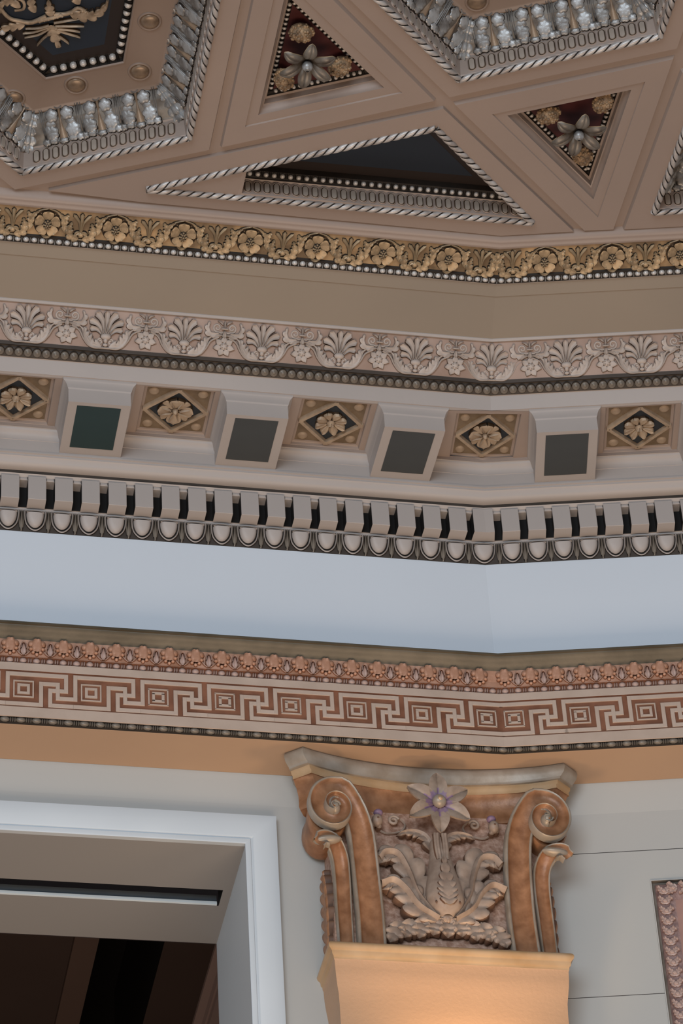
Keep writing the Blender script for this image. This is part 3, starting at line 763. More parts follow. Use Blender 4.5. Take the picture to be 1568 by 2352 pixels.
capl = [('L', x + .0423) for _, x in dl[:-1]] + [('L', dl[-1][1] + .0415)] + [('R', dr[0][1] - .0405)] + [('R', x + .0415) for _, x in dr]
capl = [(a, x + (SD if a == 'L' else -SD) * (.787 - .8355)) for a, x in capl]
strew(cap_, 'gap_filler', corn_m, dn, capl, .8355, 6.4885, (0, 1), False)

eg = empty('egg_and_dart_moulding', wframe('L', 0, .85, 6.4), 'egg and dart moulding resting directly on the pale blue wall band', 'moulding')
E0, E1 = (.843, 6.434), (.860, 6.368)
(em, eup, elen) = seg(E0, E1)
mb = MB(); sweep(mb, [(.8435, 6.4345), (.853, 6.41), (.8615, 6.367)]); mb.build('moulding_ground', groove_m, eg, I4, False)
def egg(mb, k=1.):
    # shell
    n = 13
    sh = [(.0305 * k * math.cos(a), .030 - .0 + .060 * (-math.sin(a))) for a in [PI * i / (n - 1) for i in range(n)]]
    sh = [(-.031 * k, .034)] + [(-x, y + .0) for x, y in sh] + [(.031 * k, .034)]
    strip(mb, [(-.0325 * k, .034), (-.0320 * k, .012), (-.0265 * k, -.012), (-.0125 * k, -.028), (0, -.0325), (.0125 * k, -.028), (.0265 * k, -.012), (.0320 * k, .012), (.0325 * k, .034)], .0024, .009, n=22, prof=CHR, main=0, edge=1)
    vs = []; fs = []; N = 16; rings = 5
    for r in range(rings + 1):
        q = 1 - r / rings
        for i in range(N + 1):
            a = -PI * i / N
            x = .0275 * k * math.cos(a) * (q ** .5); y = .024 + .048 * math.sin(a) * (q ** .5)
            vs.append((x, y if r < rings else .024 - .02 * 0, .004 + .016 * math.sqrt(max(0, 1 - q * q))))
    # dome with flat top edge
    for r in range(rings):
        for i in range(N): fs.append((r * (N + 1) + i, r * (N + 1) + i + 1, (r + 1) * (N + 1) + i + 1, (r + 1) * (N + 1) + i))
    mb.add(vs, fs, 0)
    strip(mb, [(-.0275 * k, .024), (-.012 * k, .029), (.012 * k, .029), (.0275 * k, .024)], .0016, .0185, n=9, prof=CHR)
def dart(mb):
    for s in (-1, 1): strip(mb, [(s * .0065, .030), (s * .0075, .004), (s * .0035, -.026)], .0026, .008, n=9, prof=CHR)
    strip(mb, [(0, .030), (0, -.004), (0, -.034)], lambda t: .0028 + .0035 * math.sin(PI * t ** 1.6), .012, n=10, prof=CHR)
    dome(mb, 0, -.031, .0035, .005, .010, 0, 6, m=0)
shift = SD * (.787 - em[0])
egL = [('L', s + shift) for _, s in dl]; egR = [('R', s - shift) for _, s in dr]
strew(egg, 'egg', [corn_m, dark_m], eg, egL + egR, em[0], em[1], eup)
mb = MB(); egg(mb, 1.12); ec = mb.build('egg', [corn_m, dark_m], eg, wframe('C', -.004, em[0] - .001, em[1], eup), True); ec['label'] = 'wider corner egg'
dartl = [('L', x + .0423) for _, x in egL] + [('R', egR[0][1] - .0415)] + [('R', x + .0415) for _, x in egR]
strew(dart, 'dart', [ovolo_m, dark_m], eg, dartl, em[0], em[1], eup)
mb = MB(); sweep(mb, [(.8355, 6.4425), (.8385, 6.4425), (.8395, 6.4355), (.8435, 6.4345)]); fo = mb.build('fillet', corn_m, eg, I4, False)

# ================================================================== architrave ornament
lf = empty('leaf_moulding', wframe('L', 0, .84, 5.9), 'copper-pink leaf and tongue moulding under the bronzed crown of the lower cornice', 'moulding')
L0, L1 = (.838, 5.9259), (.848, 5.8695)
(lm, lup, llen) = seg(L0, L1)
mb = MB(); sweep(mb, [L0, (.841, 5.912), (.8475, 5.890), L1]); mb.build('moulding_ground', copper_m, lf, I4, False)
def tongue(mb):
    # broad leaf centred at 0
    strip(mb, [(0, .029), (0, .008), (0, -.014)], lambda t: .0165 * (.75 + .45 * math.sin(PI * t)), .013, n=9, main=0)
    for s in (1, -1):
        dome(mb, s * .016, .014, .012, .013, .011, 0, 10, edge=1)
        dome(mb, s * .018, -.003, .008, .007, .012, 0, 8, edge=1)
        dome(mb, s * .011, -.014, .0065, .006, .011, 0, 8, edge=1)
    dome(mb, 0, -.020, .006, .007, .010, 0, 8, edge=1)
def keyhole(mb):
    strip(mb, [(-.008, -.004), (-.0065, .012), (0, .018), (.0065, .012), (.008, -.004)], .0022, .015, n=11, prof=CHR, main=0)
    strip(mb, [(0, .012), (0, -.008), (0, -.026)], lambda t: .002 + .0085 * math.sin(PI * t ** 1.3), .010, n=9, main=0)
    for s in (1, -1): strip(mb, [(s * .004, -.026), (s * .014, -.018), (s * .020, -.010)], .0015, .009, n=5, prof=CHR)
tl = [('L', x) for x in srange(-.060, .0812, SL, -.02)] + [('R', x) for x in srange(.020, .0812, .0, SR)]
strew(tongue, 'leaf', [copper_m, rust_m], lf, tl, lm[0], lm[1], lup)
strew(keyhole, 'tongue', [copper_l, rust_m], lf, [(a, x + .0406) for a, x in tl if not (a == 'L' and x > -.07)] , lm[0], lm[1], lup)
br = empty('bead_and_reel', wframe('L', 0, .85, 5.858), 'small pale bead and reel strip directly above the meander band', 'moulding', 'bead and reel strips')
mb = MB(); sweep(mb, [(.848, 5.8695), (.846, 5.868), (.8535, 5.866), (.8535, 5.847), (.846, 5.845)]); mb.build('moulding_ground', rust_m, br, I4, False)
def beadr(mb, L=.0115, r=.0095, pitch=.0405, n=2):
    ball(mb, (0, 0, .001), (L, r, r), 10, 6)
    for k in range(n):
        x = pitch / 2 + (k - (n - 1) / 2) * .0068; ball(mb, (x, 0, .001), (.0026, r * .95, r * .95), 8, 4)
strew(lambda m: beadr(m), 'bead', [copper_l], br, [('L', x) for x in srange(-.020, .0406, SL, -.01)] + [('R', x) for x in srange(.020, .0406, 0, SR)], .8535, 5.8575, (0, 1))
mk = empty('meander_band', wframe('L', 0, .85, 5.75), 'Greek key band in stone colour on rust brown, above the apricot soffit', 'frieze')
mb = MB(); sweep(mb, [(.846, 5.8445), (.846, 5.8165), (.850, 5.8165), (.850, 5.6816), (.846, 5.6816), (.846, 5.6470), (.849, 5.6460)], [0, 1, 1, 1, 0, 0])
mb.build('band_ground', [keylight_m, rust_m], mk, I4, False)
KW, KH = .0062, .0072
def kline(mb, pts):   # orthogonal raised line
    for (x0, y0), (x1, y1) in zip(pts[:-1], pts[1:]):
        if abs(x1 - x0) > abs(y1 - y0): box(mb, min(x0, x1) - KW, max(x0, x1) + KW, y0 - KH, y0 + KH, 0, .0034, 0, .0008)
        else: box(mb, x0 - KW, x0 + KW, min(y0, y1) - KH + .0004, max(y0, y1) + KH - .0004, 0, .0039, 0, .0008)
X = lambda z: z * .000504
def ksquare(mb):
    for a, w in ((.029, .0042), (.0145, .0085)):
        for (x0, x1, y0, y1) in ((-a - w / 2, a + w / 2, a - w / 2, a + w / 2), (-a - w / 2, a + w / 2, -a - w / 2, -a + w / 2), (-a - w / 2, -a + w / 2, -a, a), (a - w / 2, a + w / 2, -a, a)):
            box(mb, x0, x1, y0, y1, 0, .0035, 0, 0)
def kunit(mb):
    kline(mb, [(X(-95), -.0275), (X(-95), .055), (X(255), .055), (X(255), 0), (X(160), 0), (X(160), -.055), (X(286), -.055)])
    kline(mb, [(X(-245 + 150), -.055), (X(105), -.055), (X(105), .0235), (X(205), .0235), (X(205), -.0275), (X(310), -.0275)])
def kleft(mb):
    kline(mb, [(X(-95), -.0275), (X(-95), .055), (.048 + 0.001, .055)]); kline(mb, [(X(-95), -.055), (.048 + .001, -.055)])
def kright(mb):
    kline(mb, [(-.037, .055), (X(255), .055), (X(255), 0), (X(160), 0), (X(160), -.055), (X(310), -.055)])
    kline(mb, [(-.037, -.055), (X(105), -.055), (X(105), .0235), (X(205), .0235), (X(205), -.0275), (X(310), -.0275)])
kc = 5.7490
ksq = [('L', x) for x in srange(-.048, .2045, SL, 0)] + [('R', x) for x in srange(.0385, .2045, 0, SR)]
strew(ksquare, 'nested_square', keylight_m, mk, ksq, .850, kc, (0, 1), False)
strew(kunit, 'meander', keylight_m, mk, [k for k in ksq if k[1] < -.1 or k[1] > .1], .850, kc, (0, 1), False)
mb = MB(); kleft(mb); mb.build('meander', keylight_m, mk, wframe('L', -.048, .850, kc), False)
mb = MB(); kright(mb); mb.build('meander', keylight_m, mk, wframe('R', .0385, .850, kc), False)
b2 = empty('bead_and_reel', wframe('L', 0, .86, 5.64), 'dark bronze bead and reel strip along the front edge of the apricot soffit', 'moulding', 'bead and reel strips')
mb = MB(); sweep(mb, [(.849, 5.6460), (.856, 5.6460), (.862, 5.6380), (.870, 5.6333)]); mb.build('moulding_ground', dark_m, b2, I4, False)
strew(lambda m: beadr(m, .0155, .0085, .0478, 3), 'bead', [ovolo_m], b2, [('L', x) for x in srange(-.005, .0478, SL, 0)] + [('R', x) for x in srange(.043, .0478, .01, SR)], .8585, 5.6420, (-.6, .8))

# ================================================================== ceiling coffers
def loft(mb, rings, mids=None, close=True):
    n = len(rings[0][0]); vs = []
    for poly, z in rings: vs += [uvz(p, z) for p in poly]
    fs = []; ms = []
    for r in range(len(rings) - 1):
        for i in range(n):
            fs.append((r * n + i, r * n + (i + 1) % n, (r + 1) * n + (i + 1) % n, (r + 1) * n + i)); ms.append(mids[r] if mids else 0)
    mb.add(vs, fs, ms)
def fill(mb, poly, z, m=0):
    t = tessellate_polygon([[Vector((p[0], p[1], 0)) for p in poly]]); mb.add([uvz(p, z) for p in poly], [tuple(k) for k in t], m)
def rope(mb, poly, z, r=.0115, pitch=.031, closed=True):
    n = len(poly); per = 9; N = 12; sh = 2.3
    for i in range(n if closed else n - 1):
        a = np.array(poly[i]); b = np.array(poly[(i + 1) % n]); L = np.linalg.norm(b - a)
        k = max(1, round(L / pitch)); P0, P1 = uvz(a, z), uvz(b, z)
        Dw = (P1 - P0).normalized(); Zd = Vector((0, 0, -1)); S = Zd.cross(Dw); pt = L / k
        vs = []; fs = []; ms = []; M_ = (k + 3) * per
        prof = [.74, .84, .93, .99, 1.02, 1.02, .99, .93, .84]
        for x in range(M_ + 1):
            for j_ in range(N + 1):
                th = -PI / 2 + 2 * PI * j_ / N
                d = (x / per - sh * j_ / N) * pt
                c = P0 + Dw * min(max(d, 0), L)
                vs.append(c + (S * math.cos(th) + Zd * math.sin(th)) * r * prof[x % per])
        for x in range(M_):
            for j_ in range(N):
                a0 = x * (N + 1) + j_
                fs.append((a0, a0 + 1, a0 + N + 2, a0 + N + 1)); ms.append(1 if x % per in (0, per - 1) else 0)
        mb.add(vs, fs, ms)
def along(poly, i, spacing, margin):
    n = len(poly); a = np.array(poly[i]); b = np.array(poly[(i + 1) % n]); L = np.linalg.norm(b - a); d = (b - a) / L
    k = max(1, int((L - 2 * margin) / spacing + .5)); out = []
    for j in range(k): out.append(a + d * (L / 2 + (j - (k - 1) / 2) * spacing))
    return out, math.atan2(d[1], d[0])
def oblong(mb, hx=.0098, hy=.0235):
    for (sx, sy, z, m) in ((1.35, 1.14, .0020, 0), (1.1, 1.04, .0006, 1), (.82, .9, .0036, 2)):
        N = 8; top = []
        for q in (1, -1):
            for i in range(N + 1):
                a = (0 if q > 0 else PI) + PI * i / N
                top.append((hx * sx * math.cos(a), (hy * sy - hx * sx) * q + hx * sx * math.sin(a)))
        n = len(top)
        if m == 0:   # ring ridge
            inner = [(x * .80, y * .92) for x, y in top]
            vs = [(x, y, 0) for x, y in top] + [(x * .93, y * .97, z * 1.6) for x, y in top] + [(x, y, .0004) for x, y in inner]
            mb.add(vs, [(i, (i + 1) % n, n + (i + 1) % n, n + i) for i in range(n)] + [(n + i, n + (i + 1) % n, 2 * n + (i + 1) % n, 2 * n + i) for i in range(n)], 0)
        elif m == 1: mb.add([(x, y, z) for x, y in top], [tuple(range(n))], 1)
        else:
            vs = [(x, y, 0) for x, y in top] + [(x * .9, y * .95, z) for x, y in top]
            mb.add(vs, [(i, (i + 1) % n, n + (i + 1) % n, n + i) for i in range(n)] + [tuple(range(n, 2 * n))], 2)
def acan(mb):   # one leaf-and-stem unit, x along, y up the slope (towards the frame), z out; size .12 x .115
    for s in (1, -1):
        strip(mb, [(s * .026, .054), (s * .032, .010), (s * .034, -.050)], lambda t: .019 + .004 * t, .005, n=9, prof=CHR, edge=0)
        blob(mb, s * .031, -.040, .0170, .008, 4, .25, ph=.5)
        blob(mb, s * .034, -.018, .0265, .0095, 7, .26, ry=1.15, ph=.3)
        blob(mb, s * .030, .010, .0190, .009, 5, .22)
        blob(mb, s * .0240, .032, .0230, .0135, 5, .24, ry=1.1, ph=.6)
        for q in (.0525, .0585): strip(mb, [(s * q, .056), (s * (q - .001), .0), (s * (q - .003), -.036)], .0021, .010, n=9, prof=CHR, edge=0)
        blob(mb, s * .053, -.045, .0145, .0115, 5, .25)
    strip(mb, [(0, .050), (0, .0), (0, -.046)], lambda t: .005 + .010 * t ** 2, .009, n=9, prof=CHR, main=2, edge=2)
    blob(mb, 0, -.048, .017, .0115, 5, .22, ry=.65)
    strip(mb, [(-.011, .056), (0, .050), (.011, .056)], .0022, .012, n=7, prof=CHR)
def cpearl(mb, r=.0115, disc=True, p=.029):
    dome(mb, 0, 0, r, r, r * 1.1, 0, 10)
    if disc:
        for q in (-.0016, .0016): strip(mb, [(p / 2 + q * 1.6, -r), (p / 2 + q * 1.6, r)], .0011, r * .85, n=3, prof=CHR, main=1)
stud_src = None
SHARED = {}
def shared(key, fn, name, mats, parent, M, smooth=True):
    if key in SHARED: return link_copy(SHARED[key], parent, M)
    mb = MB(); fn(mb); o = mb.build(name, mats, parent, M, smooth); SHARED[key] = o; return o
def sideframe(p, ang, z, tilt, outward_sign=1):
    # frame on a far-side riser: x along edge, y rising / inward, z toward the inside of the coffer
    return cframe(p[0], p[1], z, ang, tilt)
def hexcoffer(poly, label, sides, roundels=True, leafsides=None):
    c = np.mean(np.array(poly), 0)
    root = empty('hexagonal_coffer', cframe(c[0], c[1], 7.0), label, 'coffer', 'hexagonal ceiling coffers')
    # orientation must run so that inside lies to the camera side for positive tilt
    ar = sum(poly[i][0] * poly[(i + 1) % len(poly)][1] - poly[(i + 1) % len(poly)][0] * poly[i][1] for i in range(len(poly)))
    mb = MB(); rope(mb, offs(poly, .009), 6.998); mb.build('rope_moulding', [rope_m, dark_m], root, I4, True)
    r0, r1, r2, r3 = offs(poly, .018), offs(poly, .026), offs(poly, .100), offs(poly, .104)
    mb = MB(); loft(mb, [(poly, 7.0), (offs(poly, .004), 7.0), (r0, 7.001), (offs(poly, .020), 7.004), (r1, 7.070), (offs(poly, .030), 7.074)]); band = mb.build('fluted_band', fluted_m, root, I4, False)
    mb = MB(); loft(mb, [(offs(poly, .030), 7.074), (offs(poly, .034), 7.078), (offs(poly, .055), 7.094), (offs(poly, .080), 7.118), (offs(poly, .094), 7.150)]); lband = mb.build('leaf_band', silver_d, root, I4, False)
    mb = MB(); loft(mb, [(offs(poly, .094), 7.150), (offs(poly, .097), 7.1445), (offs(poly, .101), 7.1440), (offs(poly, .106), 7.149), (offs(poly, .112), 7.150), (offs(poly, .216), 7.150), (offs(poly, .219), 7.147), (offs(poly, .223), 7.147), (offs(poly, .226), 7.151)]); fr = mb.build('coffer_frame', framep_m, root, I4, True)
    mb = MB(); loft(mb, [(offs(poly, .226), 7.151), (offs(poly, .228), 7.164), (offs(poly, .250), 7.172)]); bead = mb.build('bead_band', dark_m, root, I4, False)
    mb = MB(); loft(mb, [(offs(poly, .250), 7.172), (offs(poly, .287), 7.173)]); fill(mb, offs(poly, .287), 7.173, 1); pan = mb.build('coffer_panel', [umber_m, navy_m], root, I4, False)
    n = len(poly)
    for i in sides:
        # riser ornaments: origin on the riser, z pointing to the inside
        pts, ang = along(offs(poly, .0225), i, .0302, .020)
        inw = np.array([-math.sin(ang), math.cos(ang)]) * (1 if ar > 0 else -1)
        for p in pts:
            q = p; M = rise_frame(q, 7.0375, ang, inw, (.006, .066))
            shared('obl', oblong, 'oblong', [fluted_m, darkgold_m, oblong_m], band, M, True)
        pts, ang = along(offs(poly, .062), i, .1205, .02)
        for p in pts:
            M = rise_frame(p, 7.109, ang, inw, (.064, .074))
            shared('acan', acan, 'acanthus_leaf', [silver_m, dark_m, bronze_m], lband, M, True)
        pts, ang = along(offs(poly, .238), i, .0305, .012)
        for p in pts:
            M = rise_frame(p, 7.166, ang, inw, (.8, .3))
            shared('hp', cpearl, 'pearl', [pearl_m, dark_m], bead, M, True)
    # leaf turning each visible mitre
    for i in sides:
        p = np.array(offs(poly, .060)[i]); p2 = np.array(offs(poly, .09)[i]); inw = (p2 - p) / np.linalg.norm(p2 - p); ang = math.atan2(inw[1], inw[0]) - (PI / 2 if ar > 0 else -PI / 2)
        def corner(mb):
            for s in (1, -1):
                lobe_leaf(mb, [(s * .004, .060), (s * .012, .01), (s * .046, -.060)], .034, 5, .014, (1, -1), notch=.34, taper=-.6, sweep_=.3)
                lobe_leaf(mb, [(s * .002, .060), (s * .004, .01), (s * .016, -.066)], .020, 5, .018, (1, -1), notch=.34, taper=-.6, sweep_=.3)
                strip(mb, [(s * .004, .066), (s * .006, .0), (s * .012, -.06)], .0022, .020, n=9, prof=CHR)
        M = rise_frame(p, 7.109, ang, inw, (.084, .076)); shared('corn', corner, 'corner_leaf', [silver_m, dark_m], lband, M, True)
    return root, fr, pan
def rise_frame(p, z, ang, inw, rise):
    """frame on a sloping side: x along the edge, y inward and up, z = room-side normal"""
    l = math.hypot(*rise); a, b = rise[0] / l, rise[1] / l
    I = Vector((DL[0], DL[1], 0)) * inw[0] + Vector((NL[0], NL[1], 0)) * inw[1]
    Y = I * a + Vector((0, 0, 1)) * b; N = I * b - Vector((0, 0, 1)) * a; X_ = Y.cross(N)
    M = Matrix.Identity(4); o = uvz(p, z)
    for i, c in enumerate((X_, Y, N, o)): M[0][i], M[1][i], M[2][i] = c
    return M
def roundel(mb):
    dome(mb, 0, 0, .0280, .0280, .012, 0, 20, m=0, rings=4)
    strip(mb, [(.0325 * math.cos(a), .0325 * math.sin(a)) for a in [2 * PI * i / 16 for i in range(17)]], .0042, .0055, n=33, prof=CHR, main=1, edge=1)
ra, fra, pana = hexcoffer(hexA, 'hexagonal coffer with a navy scroll-painted panel, at the top left', [0, 1, 5])
for p in [(-1.189, -.611), (-1.191, -.407), (-1.373, -.327), (-1.553, -.247), (-1.69, -.36), (-1.19, -.815), (-1.73, -.50)]:
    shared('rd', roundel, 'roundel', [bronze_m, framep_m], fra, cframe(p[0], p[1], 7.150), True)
rb, frb, panb = hexcoffer(hexB, 'hexagonal coffer cut off by the top edge, right of the upper flower triangle', [5, 0, 1])
for p in [(-.243, -.816), (-.06, -.90), (.12, -.985), (-.40, -.96)]:
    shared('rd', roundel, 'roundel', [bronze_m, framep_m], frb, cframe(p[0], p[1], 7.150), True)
rc, frc, panc = hexcoffer(hexC, 'sliver of a rope-edged coffer at the right edge of the ceiling', [0, 4])
# scroll ornament on the navy panel
def scr(mb):
    c = np.array((-1.470, -.548))
    P = lambda u, v: (u - c[0], -(v - c[1]))     # local y points away from the wall
    def pp(*l): return [P(*q) for q in l]
    # hanging central leaf
    frond(mb, pp((-1.475, -.545), (-1.462, -.51), (-1.437, -.452)), .024, 4, .014, lobew=.0095)
    for l in (((-1.478, -.540), (-1.51, -.525), (-1.546, -.520)), ((-1.475, -.53), (-1.505, -.500), (-1.545, -.484)), ((-1.47, -.515), (-1.49, -.485), (-1.505, -.456)),
              ((-1.465, -.552), (-1.43, -.565), (-1.392, -.580)), ((-1.46, -.54), (-1.42, -.545), (-1.376, -.552)), ((-1.455, -.525), (-1.42, -.515), (-1.382, -.506)), ((-1.452, -.505), (-1.43, -.49), (-1.412, -.476)),
              ((-1.478, -.535), (-1.52, -.508), (-1.552, -.500)), ((-1.46, -.53), (-1.42, -.53), (-1.385, -.528))):
        strip(mb, pp(*l), lambda t: .0062 * (1 - .35 * t) if t < .98 else .001, .013, n=9, prof=CHR)
    # crown bar
    tube(mb, pp((-1.512, -.556), (-1.478, -.572), (-1.446, -.590)), .0065, 9, 8, z0=.010)
    for k in range(6): dome(mb, *P(-1.508 + k * .0125, -.556 - k * .0063), .006, .006, .010, .008, 8)
    frond(mb, pp((-1.478, -.578), (-1.484, -.605), (-1.492, -.640)), .018, 3, .014, lobew=.009)
    # side scrolls
    for l in (((-1.47, -.585), (-1.44, -.590), (-1.418, -.602), (-1.40, -.62), (-1.36, -.60), (-1.325, -.62), (-1.32, -.66)), ((-1.49, -.575), (-1.53, -.545), (-1.565, -.545), (-1.60, -.555), (-1.63, -.60), (-1.60, -.635), (-1.565, -.625), (-1.56, -.595), (-1.585, -.585))):
        tube(mb, pp(*l), lambda t: .0075 * (1 - .4 * t), 26, 8, z0=.006)
    frond(mb, pp((-1.425, -.600), (-1.385, -.592), (-1.345, -.605), (-1.32, -.65)), .026, 5, .014, lobew=.009)
    frond(mb, pp((-1.55, -.535), (-1.59, -.520), (-1.64, -.500)), .020, 4, .014, lobew=.009)
    frond(mb, pp((-1.57, -.60), (-1.60, -.62), (-1.63, -.60), (-1.625, -.565)), .018, 4, .014, lobew=.008)
    frond(mb, pp((-1.40, -.635), (-1.42, -.66), (-1.46, -.67)), .018, 3, .012, lobew=.008)
    frond(mb, pp((-1.525, -.585), (-1.54, -.62), (-1.53, -.66)), .016, 3, .012, lobew=.008)
    for s in (0, 1): dome(mb, *P(-1.418 + s * .03, -.60 - s * .012), .009, .009, .015, 0, 8, edge=1)
mb = MB(); scr(mb); so_ = mb.build('scroll_ornament', [mat('pale_gilt_scroll', (.48, .42, .35), (.69, .62, .535), 25., .45, .2, bump=.2), darkgold_m], pana, cframe(-1.470, -.548, 7.172), True)

# -- small triangular coffers with hanging flowers
def tpearl(mb): cpearl(mb, .0066, True, .0185)
def petal3(mb, a, L=.088, w=.020):
    c, s = math.cos(a), math.sin(a)
    # ends first rise towards the room (local +z) and cup
    n = 12; P_ = [(c * r, s * r, z) for r, z in ((.012, .000), (.036, .022), (.064, .030), (L, .020))]
    P_ = catmull(P_, n); vs = []
    for i, p in enumerate(P_):
        t = i / (n - 1); ww = w * math.sin(PI * min(1, (t * .86 + .10))) ** .75 if t < .99 else .0008
        for q, dz in zip((-1, -.6, -.12, 0, .12, .6, 1), (.004, .006, .003, .0005, .003, .006, .004)):
            vs.append((p[0] - s * ww * q, p[1] + c * ww * q, p[2] + dz * min(1, ww / w * 1.2) - .010 * q * q * (ww / w)))
    fs = [(i * 7 + j, i * 7 + j + 1, i * 7 + 8 + j, i * 7 + 7 + j) for i in range(n - 1) for j in range(6)]
    mb.add(vs, fs, 0); k = len(vs)
    mb.add([(x, y, z - .004) for x, y, z in vs], [tuple(reversed(f)) for f in fs], 1)
def hub(mb):
    ball(mb, (0, 0, .020), (.0165, .0165, .0165), 14, 8, 0)
    for k in range(6):
        a = 2 * PI * k / 6 + .3
        strip(mb, [(.014 * math.cos(a), .014 * math.sin(a), .026), (.006 * math.cos(a), .006 * math.sin(a), .034)], .0042, .003, n=4, prof=CHR)
    dome(mb, 0, -.004, .0035, .0035, .003, .0355, 8, m=1)
    dome(mb, 0, 0, .024, .024, .010, -.004, 14, m=1)
def pod(mb):
    rr = random.Random(3)
    ball(mb, (0, 0, 0), (.036, .027, .030), 14, 9, 0)
    for k in range(70):
        z = rr.uniform(-.3, 1); a = rr.uniform(0, 2 * PI); r = math.sqrt(1 - z * z)
        ball(mb, (.036 * r * math.cos(a), .027 * r * math.sin(a), .030 * z), rr.uniform(.0035, .0062), 6, 4, 0)
def tricoffer(poly, cen, label, rot, pods, podang):
    c = np.mean(np.array(poly), 0)
    root = empty('triangular_coffer', cframe(c[0], c[1], 7.0), label, 'coffer', 'small triangular flower coffers')
    mb = MB(); loft(mb, [(poly, 7.005), (offs(poly, .0005), 7.010), (offs(poly, .006), 7.018), (offs(poly, .011), 7.026), (offs(poly, .0125), 7.030), (offs(poly, .0145), 7.031), (offs(poly, .016), 7.050), (offs(poly, .022), 7.053)]); mb.build('coffer_side', ceil_m, root, I4, True)
    mb = MB(); loft(mb, [(offs(poly, .022), 7.053), (offs(poly, .024), 7.059), (offs(poly, .038), 7.062)]); bd = mb.build('bead_band', dark_m, root, I4, False)
    mb = MB(); fill(mb, offs(poly, .038), 7.062); mb.build('coffer_panel', maroon_m, root, I4, False)
    ar = sum(poly[i][0] * poly[(i + 1) % 3][1] - poly[(i + 1) % 3][0] * poly[i][1] for i in range(3))
    for i in range(3):
        pts, ang = along(offs(poly, .030), i, .0185, .006); inw = np.array([-math.sin(ang), math.cos(ang)]) * (1 if ar > 0 else -1)
        for p in pts: shared('tp', tpearl, 'pearl', [pearl_m, dark_m], bd, rise_frame(p, 7.060, ang, inw, (.9, .2)), True)
    M = cframe(cen[0], cen[1], 7.012)
    fl = empty('flower', M); fl.parent = root; place(fl, M)
    for k in range(6):
        mb = MB(); petal3(mb, rot + 2 * PI * k / 6); mb.build('petal', [silver_d, gold_m], fl, M, True)
    mb = MB(); hub(mb); mb.build('flower_centre', [silver_m, dark_m], fl, M, True)
    mb = MB(); tube(mb, [(0, 0, -.05), (0, 0, .0)], .012, 3, 10); mb.build('stem', dark_m, fl, M, True)
    for (p, a) in zip(pods, podang):
        M2 = cframe(p[0], p[1], 7.030) @ Matrix.Rotation(a, 4, 'Z')
        shared('pod', pod, 'seed_pod', pod_m, root, M2, True)
    return root
tricoffer(tri1, (-.728, -.638), 'small triangular coffer with maroon ground, petalled flower and three pods, left of the two', PI / 2 + .0, [(-.762, -.735), (-.625, -.618), (-.780, -.545)], [0, .8, 2.])
tricoffer(tri2, (.137, -.466), 'small triangular coffer with maroon ground pointing to the wall, right of the two', PI / 2, [(.035, -.505), (.188, -.578), (.178, -.352)], [.4, 1.4, 2.6])

# -- long triangular coffer
root = empty('long_triangular_coffer', cframe(-.4, -.2, 7.0), 'long rope-edged triangular coffer with a dark navy panel above the gilded frieze', 'coffer')
mb = MB(); rope(mb, [(-1.125, -.065), (-.3, -.434), (.083, -.072)], 6.998, closed=False); rope(mb, [(.083, -.072), (-1.125, -.062)], 6.998, closed=False)
mb.build('rope_moulding', [rope_m, dark_m], root, I4, True)
op = bigopen
mb = MB(); loft(mb, [(op, 7.0), (offs(op, .012), 7.002), (offs(op, .014), 7.058), (offs(op, .020), 7.061)]); band = mb.build('fluted_band', fluted_m, root, I4, False)
mb = MB(); loft(mb, [(offs(op, .020), 7.061), (offs(op, .022), 7.066), (offs(op, .040), 7.078), (offs(op, .042), 7.098)]); bd = mb.build('bead_band', dark_m, root, I4, False)
mb = MB(); fill(mb, offs(op, .040), 7.098, 0)
bl = offs([(-1.119, -.067), (-.3, -.435), (.079, -.075)], .078); fill(mb, bl, 7.0975, 1)
mb.build('coffer_panel', [umber_m, navy_m], root, I4, False)
inw = np.array([0, -1.]); ang = 0.
for k in range(29):
    u = -.815 + k * .0300
    shared('obl2', lambda m: oblong(m, .0098, .0215), 'oblong', [fluted_m, darkgold_m, oblong_m], band, rise_frame((u, -.0823 - .0076 * (u + .846) / .925), 7.031, 0., inw, (.002, .056)), True)
for k in range(32):
    u = -.81 + k * .0255
    shared('lp', lambda m: cpearl(m, .0080, True, .0255), 'pearl', [pearl_m, dark_m], bd, rise_frame((u, -.101), 7.071, 0., inw, (.5, .5)), True)

# ================================================================== pilaster
PS = -.2215 + SD * .92      # u of the pilaster axis
def PP(x, t, z):            # point on the pilaster: x from axis, depth t, height z
    p = BASE + (PS + x) * DL + CD * t * NL; return Vector((p[0], p[1], z + EYE))
def pframe(x, t, z):
    M = Matrix.Identity(4)
    for i, c in enumerate((Vector((DL[0], DL[1], 0)), Vector((0, 0, 1)), Vector((-NL[0], -NL[1], 0)), PP(x, t, z))): M[0][i], M[1][i], M[2][i] = c
    return M
sh = empty('pilaster_shaft', Matrix.Translation(PP(0, .98, FL)), 'smooth peach pilaster shaft with flared collar, lit warm from below', 'pilaster')
def boxring(mb, prof, tb=1.0695):   # prof (half width, t front, z)
    vs = []; fs = []
    for hw, tf, z in prof: vs += [PP(-hw, tb, z), PP(-hw, tf, z), PP(hw, tf, z), PP(hw, tb, z)]
    for i in range(len(prof) - 1):
        for j in range(3): fs.append((4 * i + j, 4 * i + j + 1, 4 * i + 5 + j, 4 * i + 4 + j))
    mb.add(vs, fs)
mb = MB(); boxring(mb, [(.352, .885, 4.885), (.350, .887, 4.880), (.349, .888, 4.855), (.347, .892, 4.830), (.344, .898, 4.805), (.3405, .902, 4.78), (.339, .904, 4.74), (.339, .904, FL)]); mb.build('shaft_body', shaft_m, sh, I4, True)
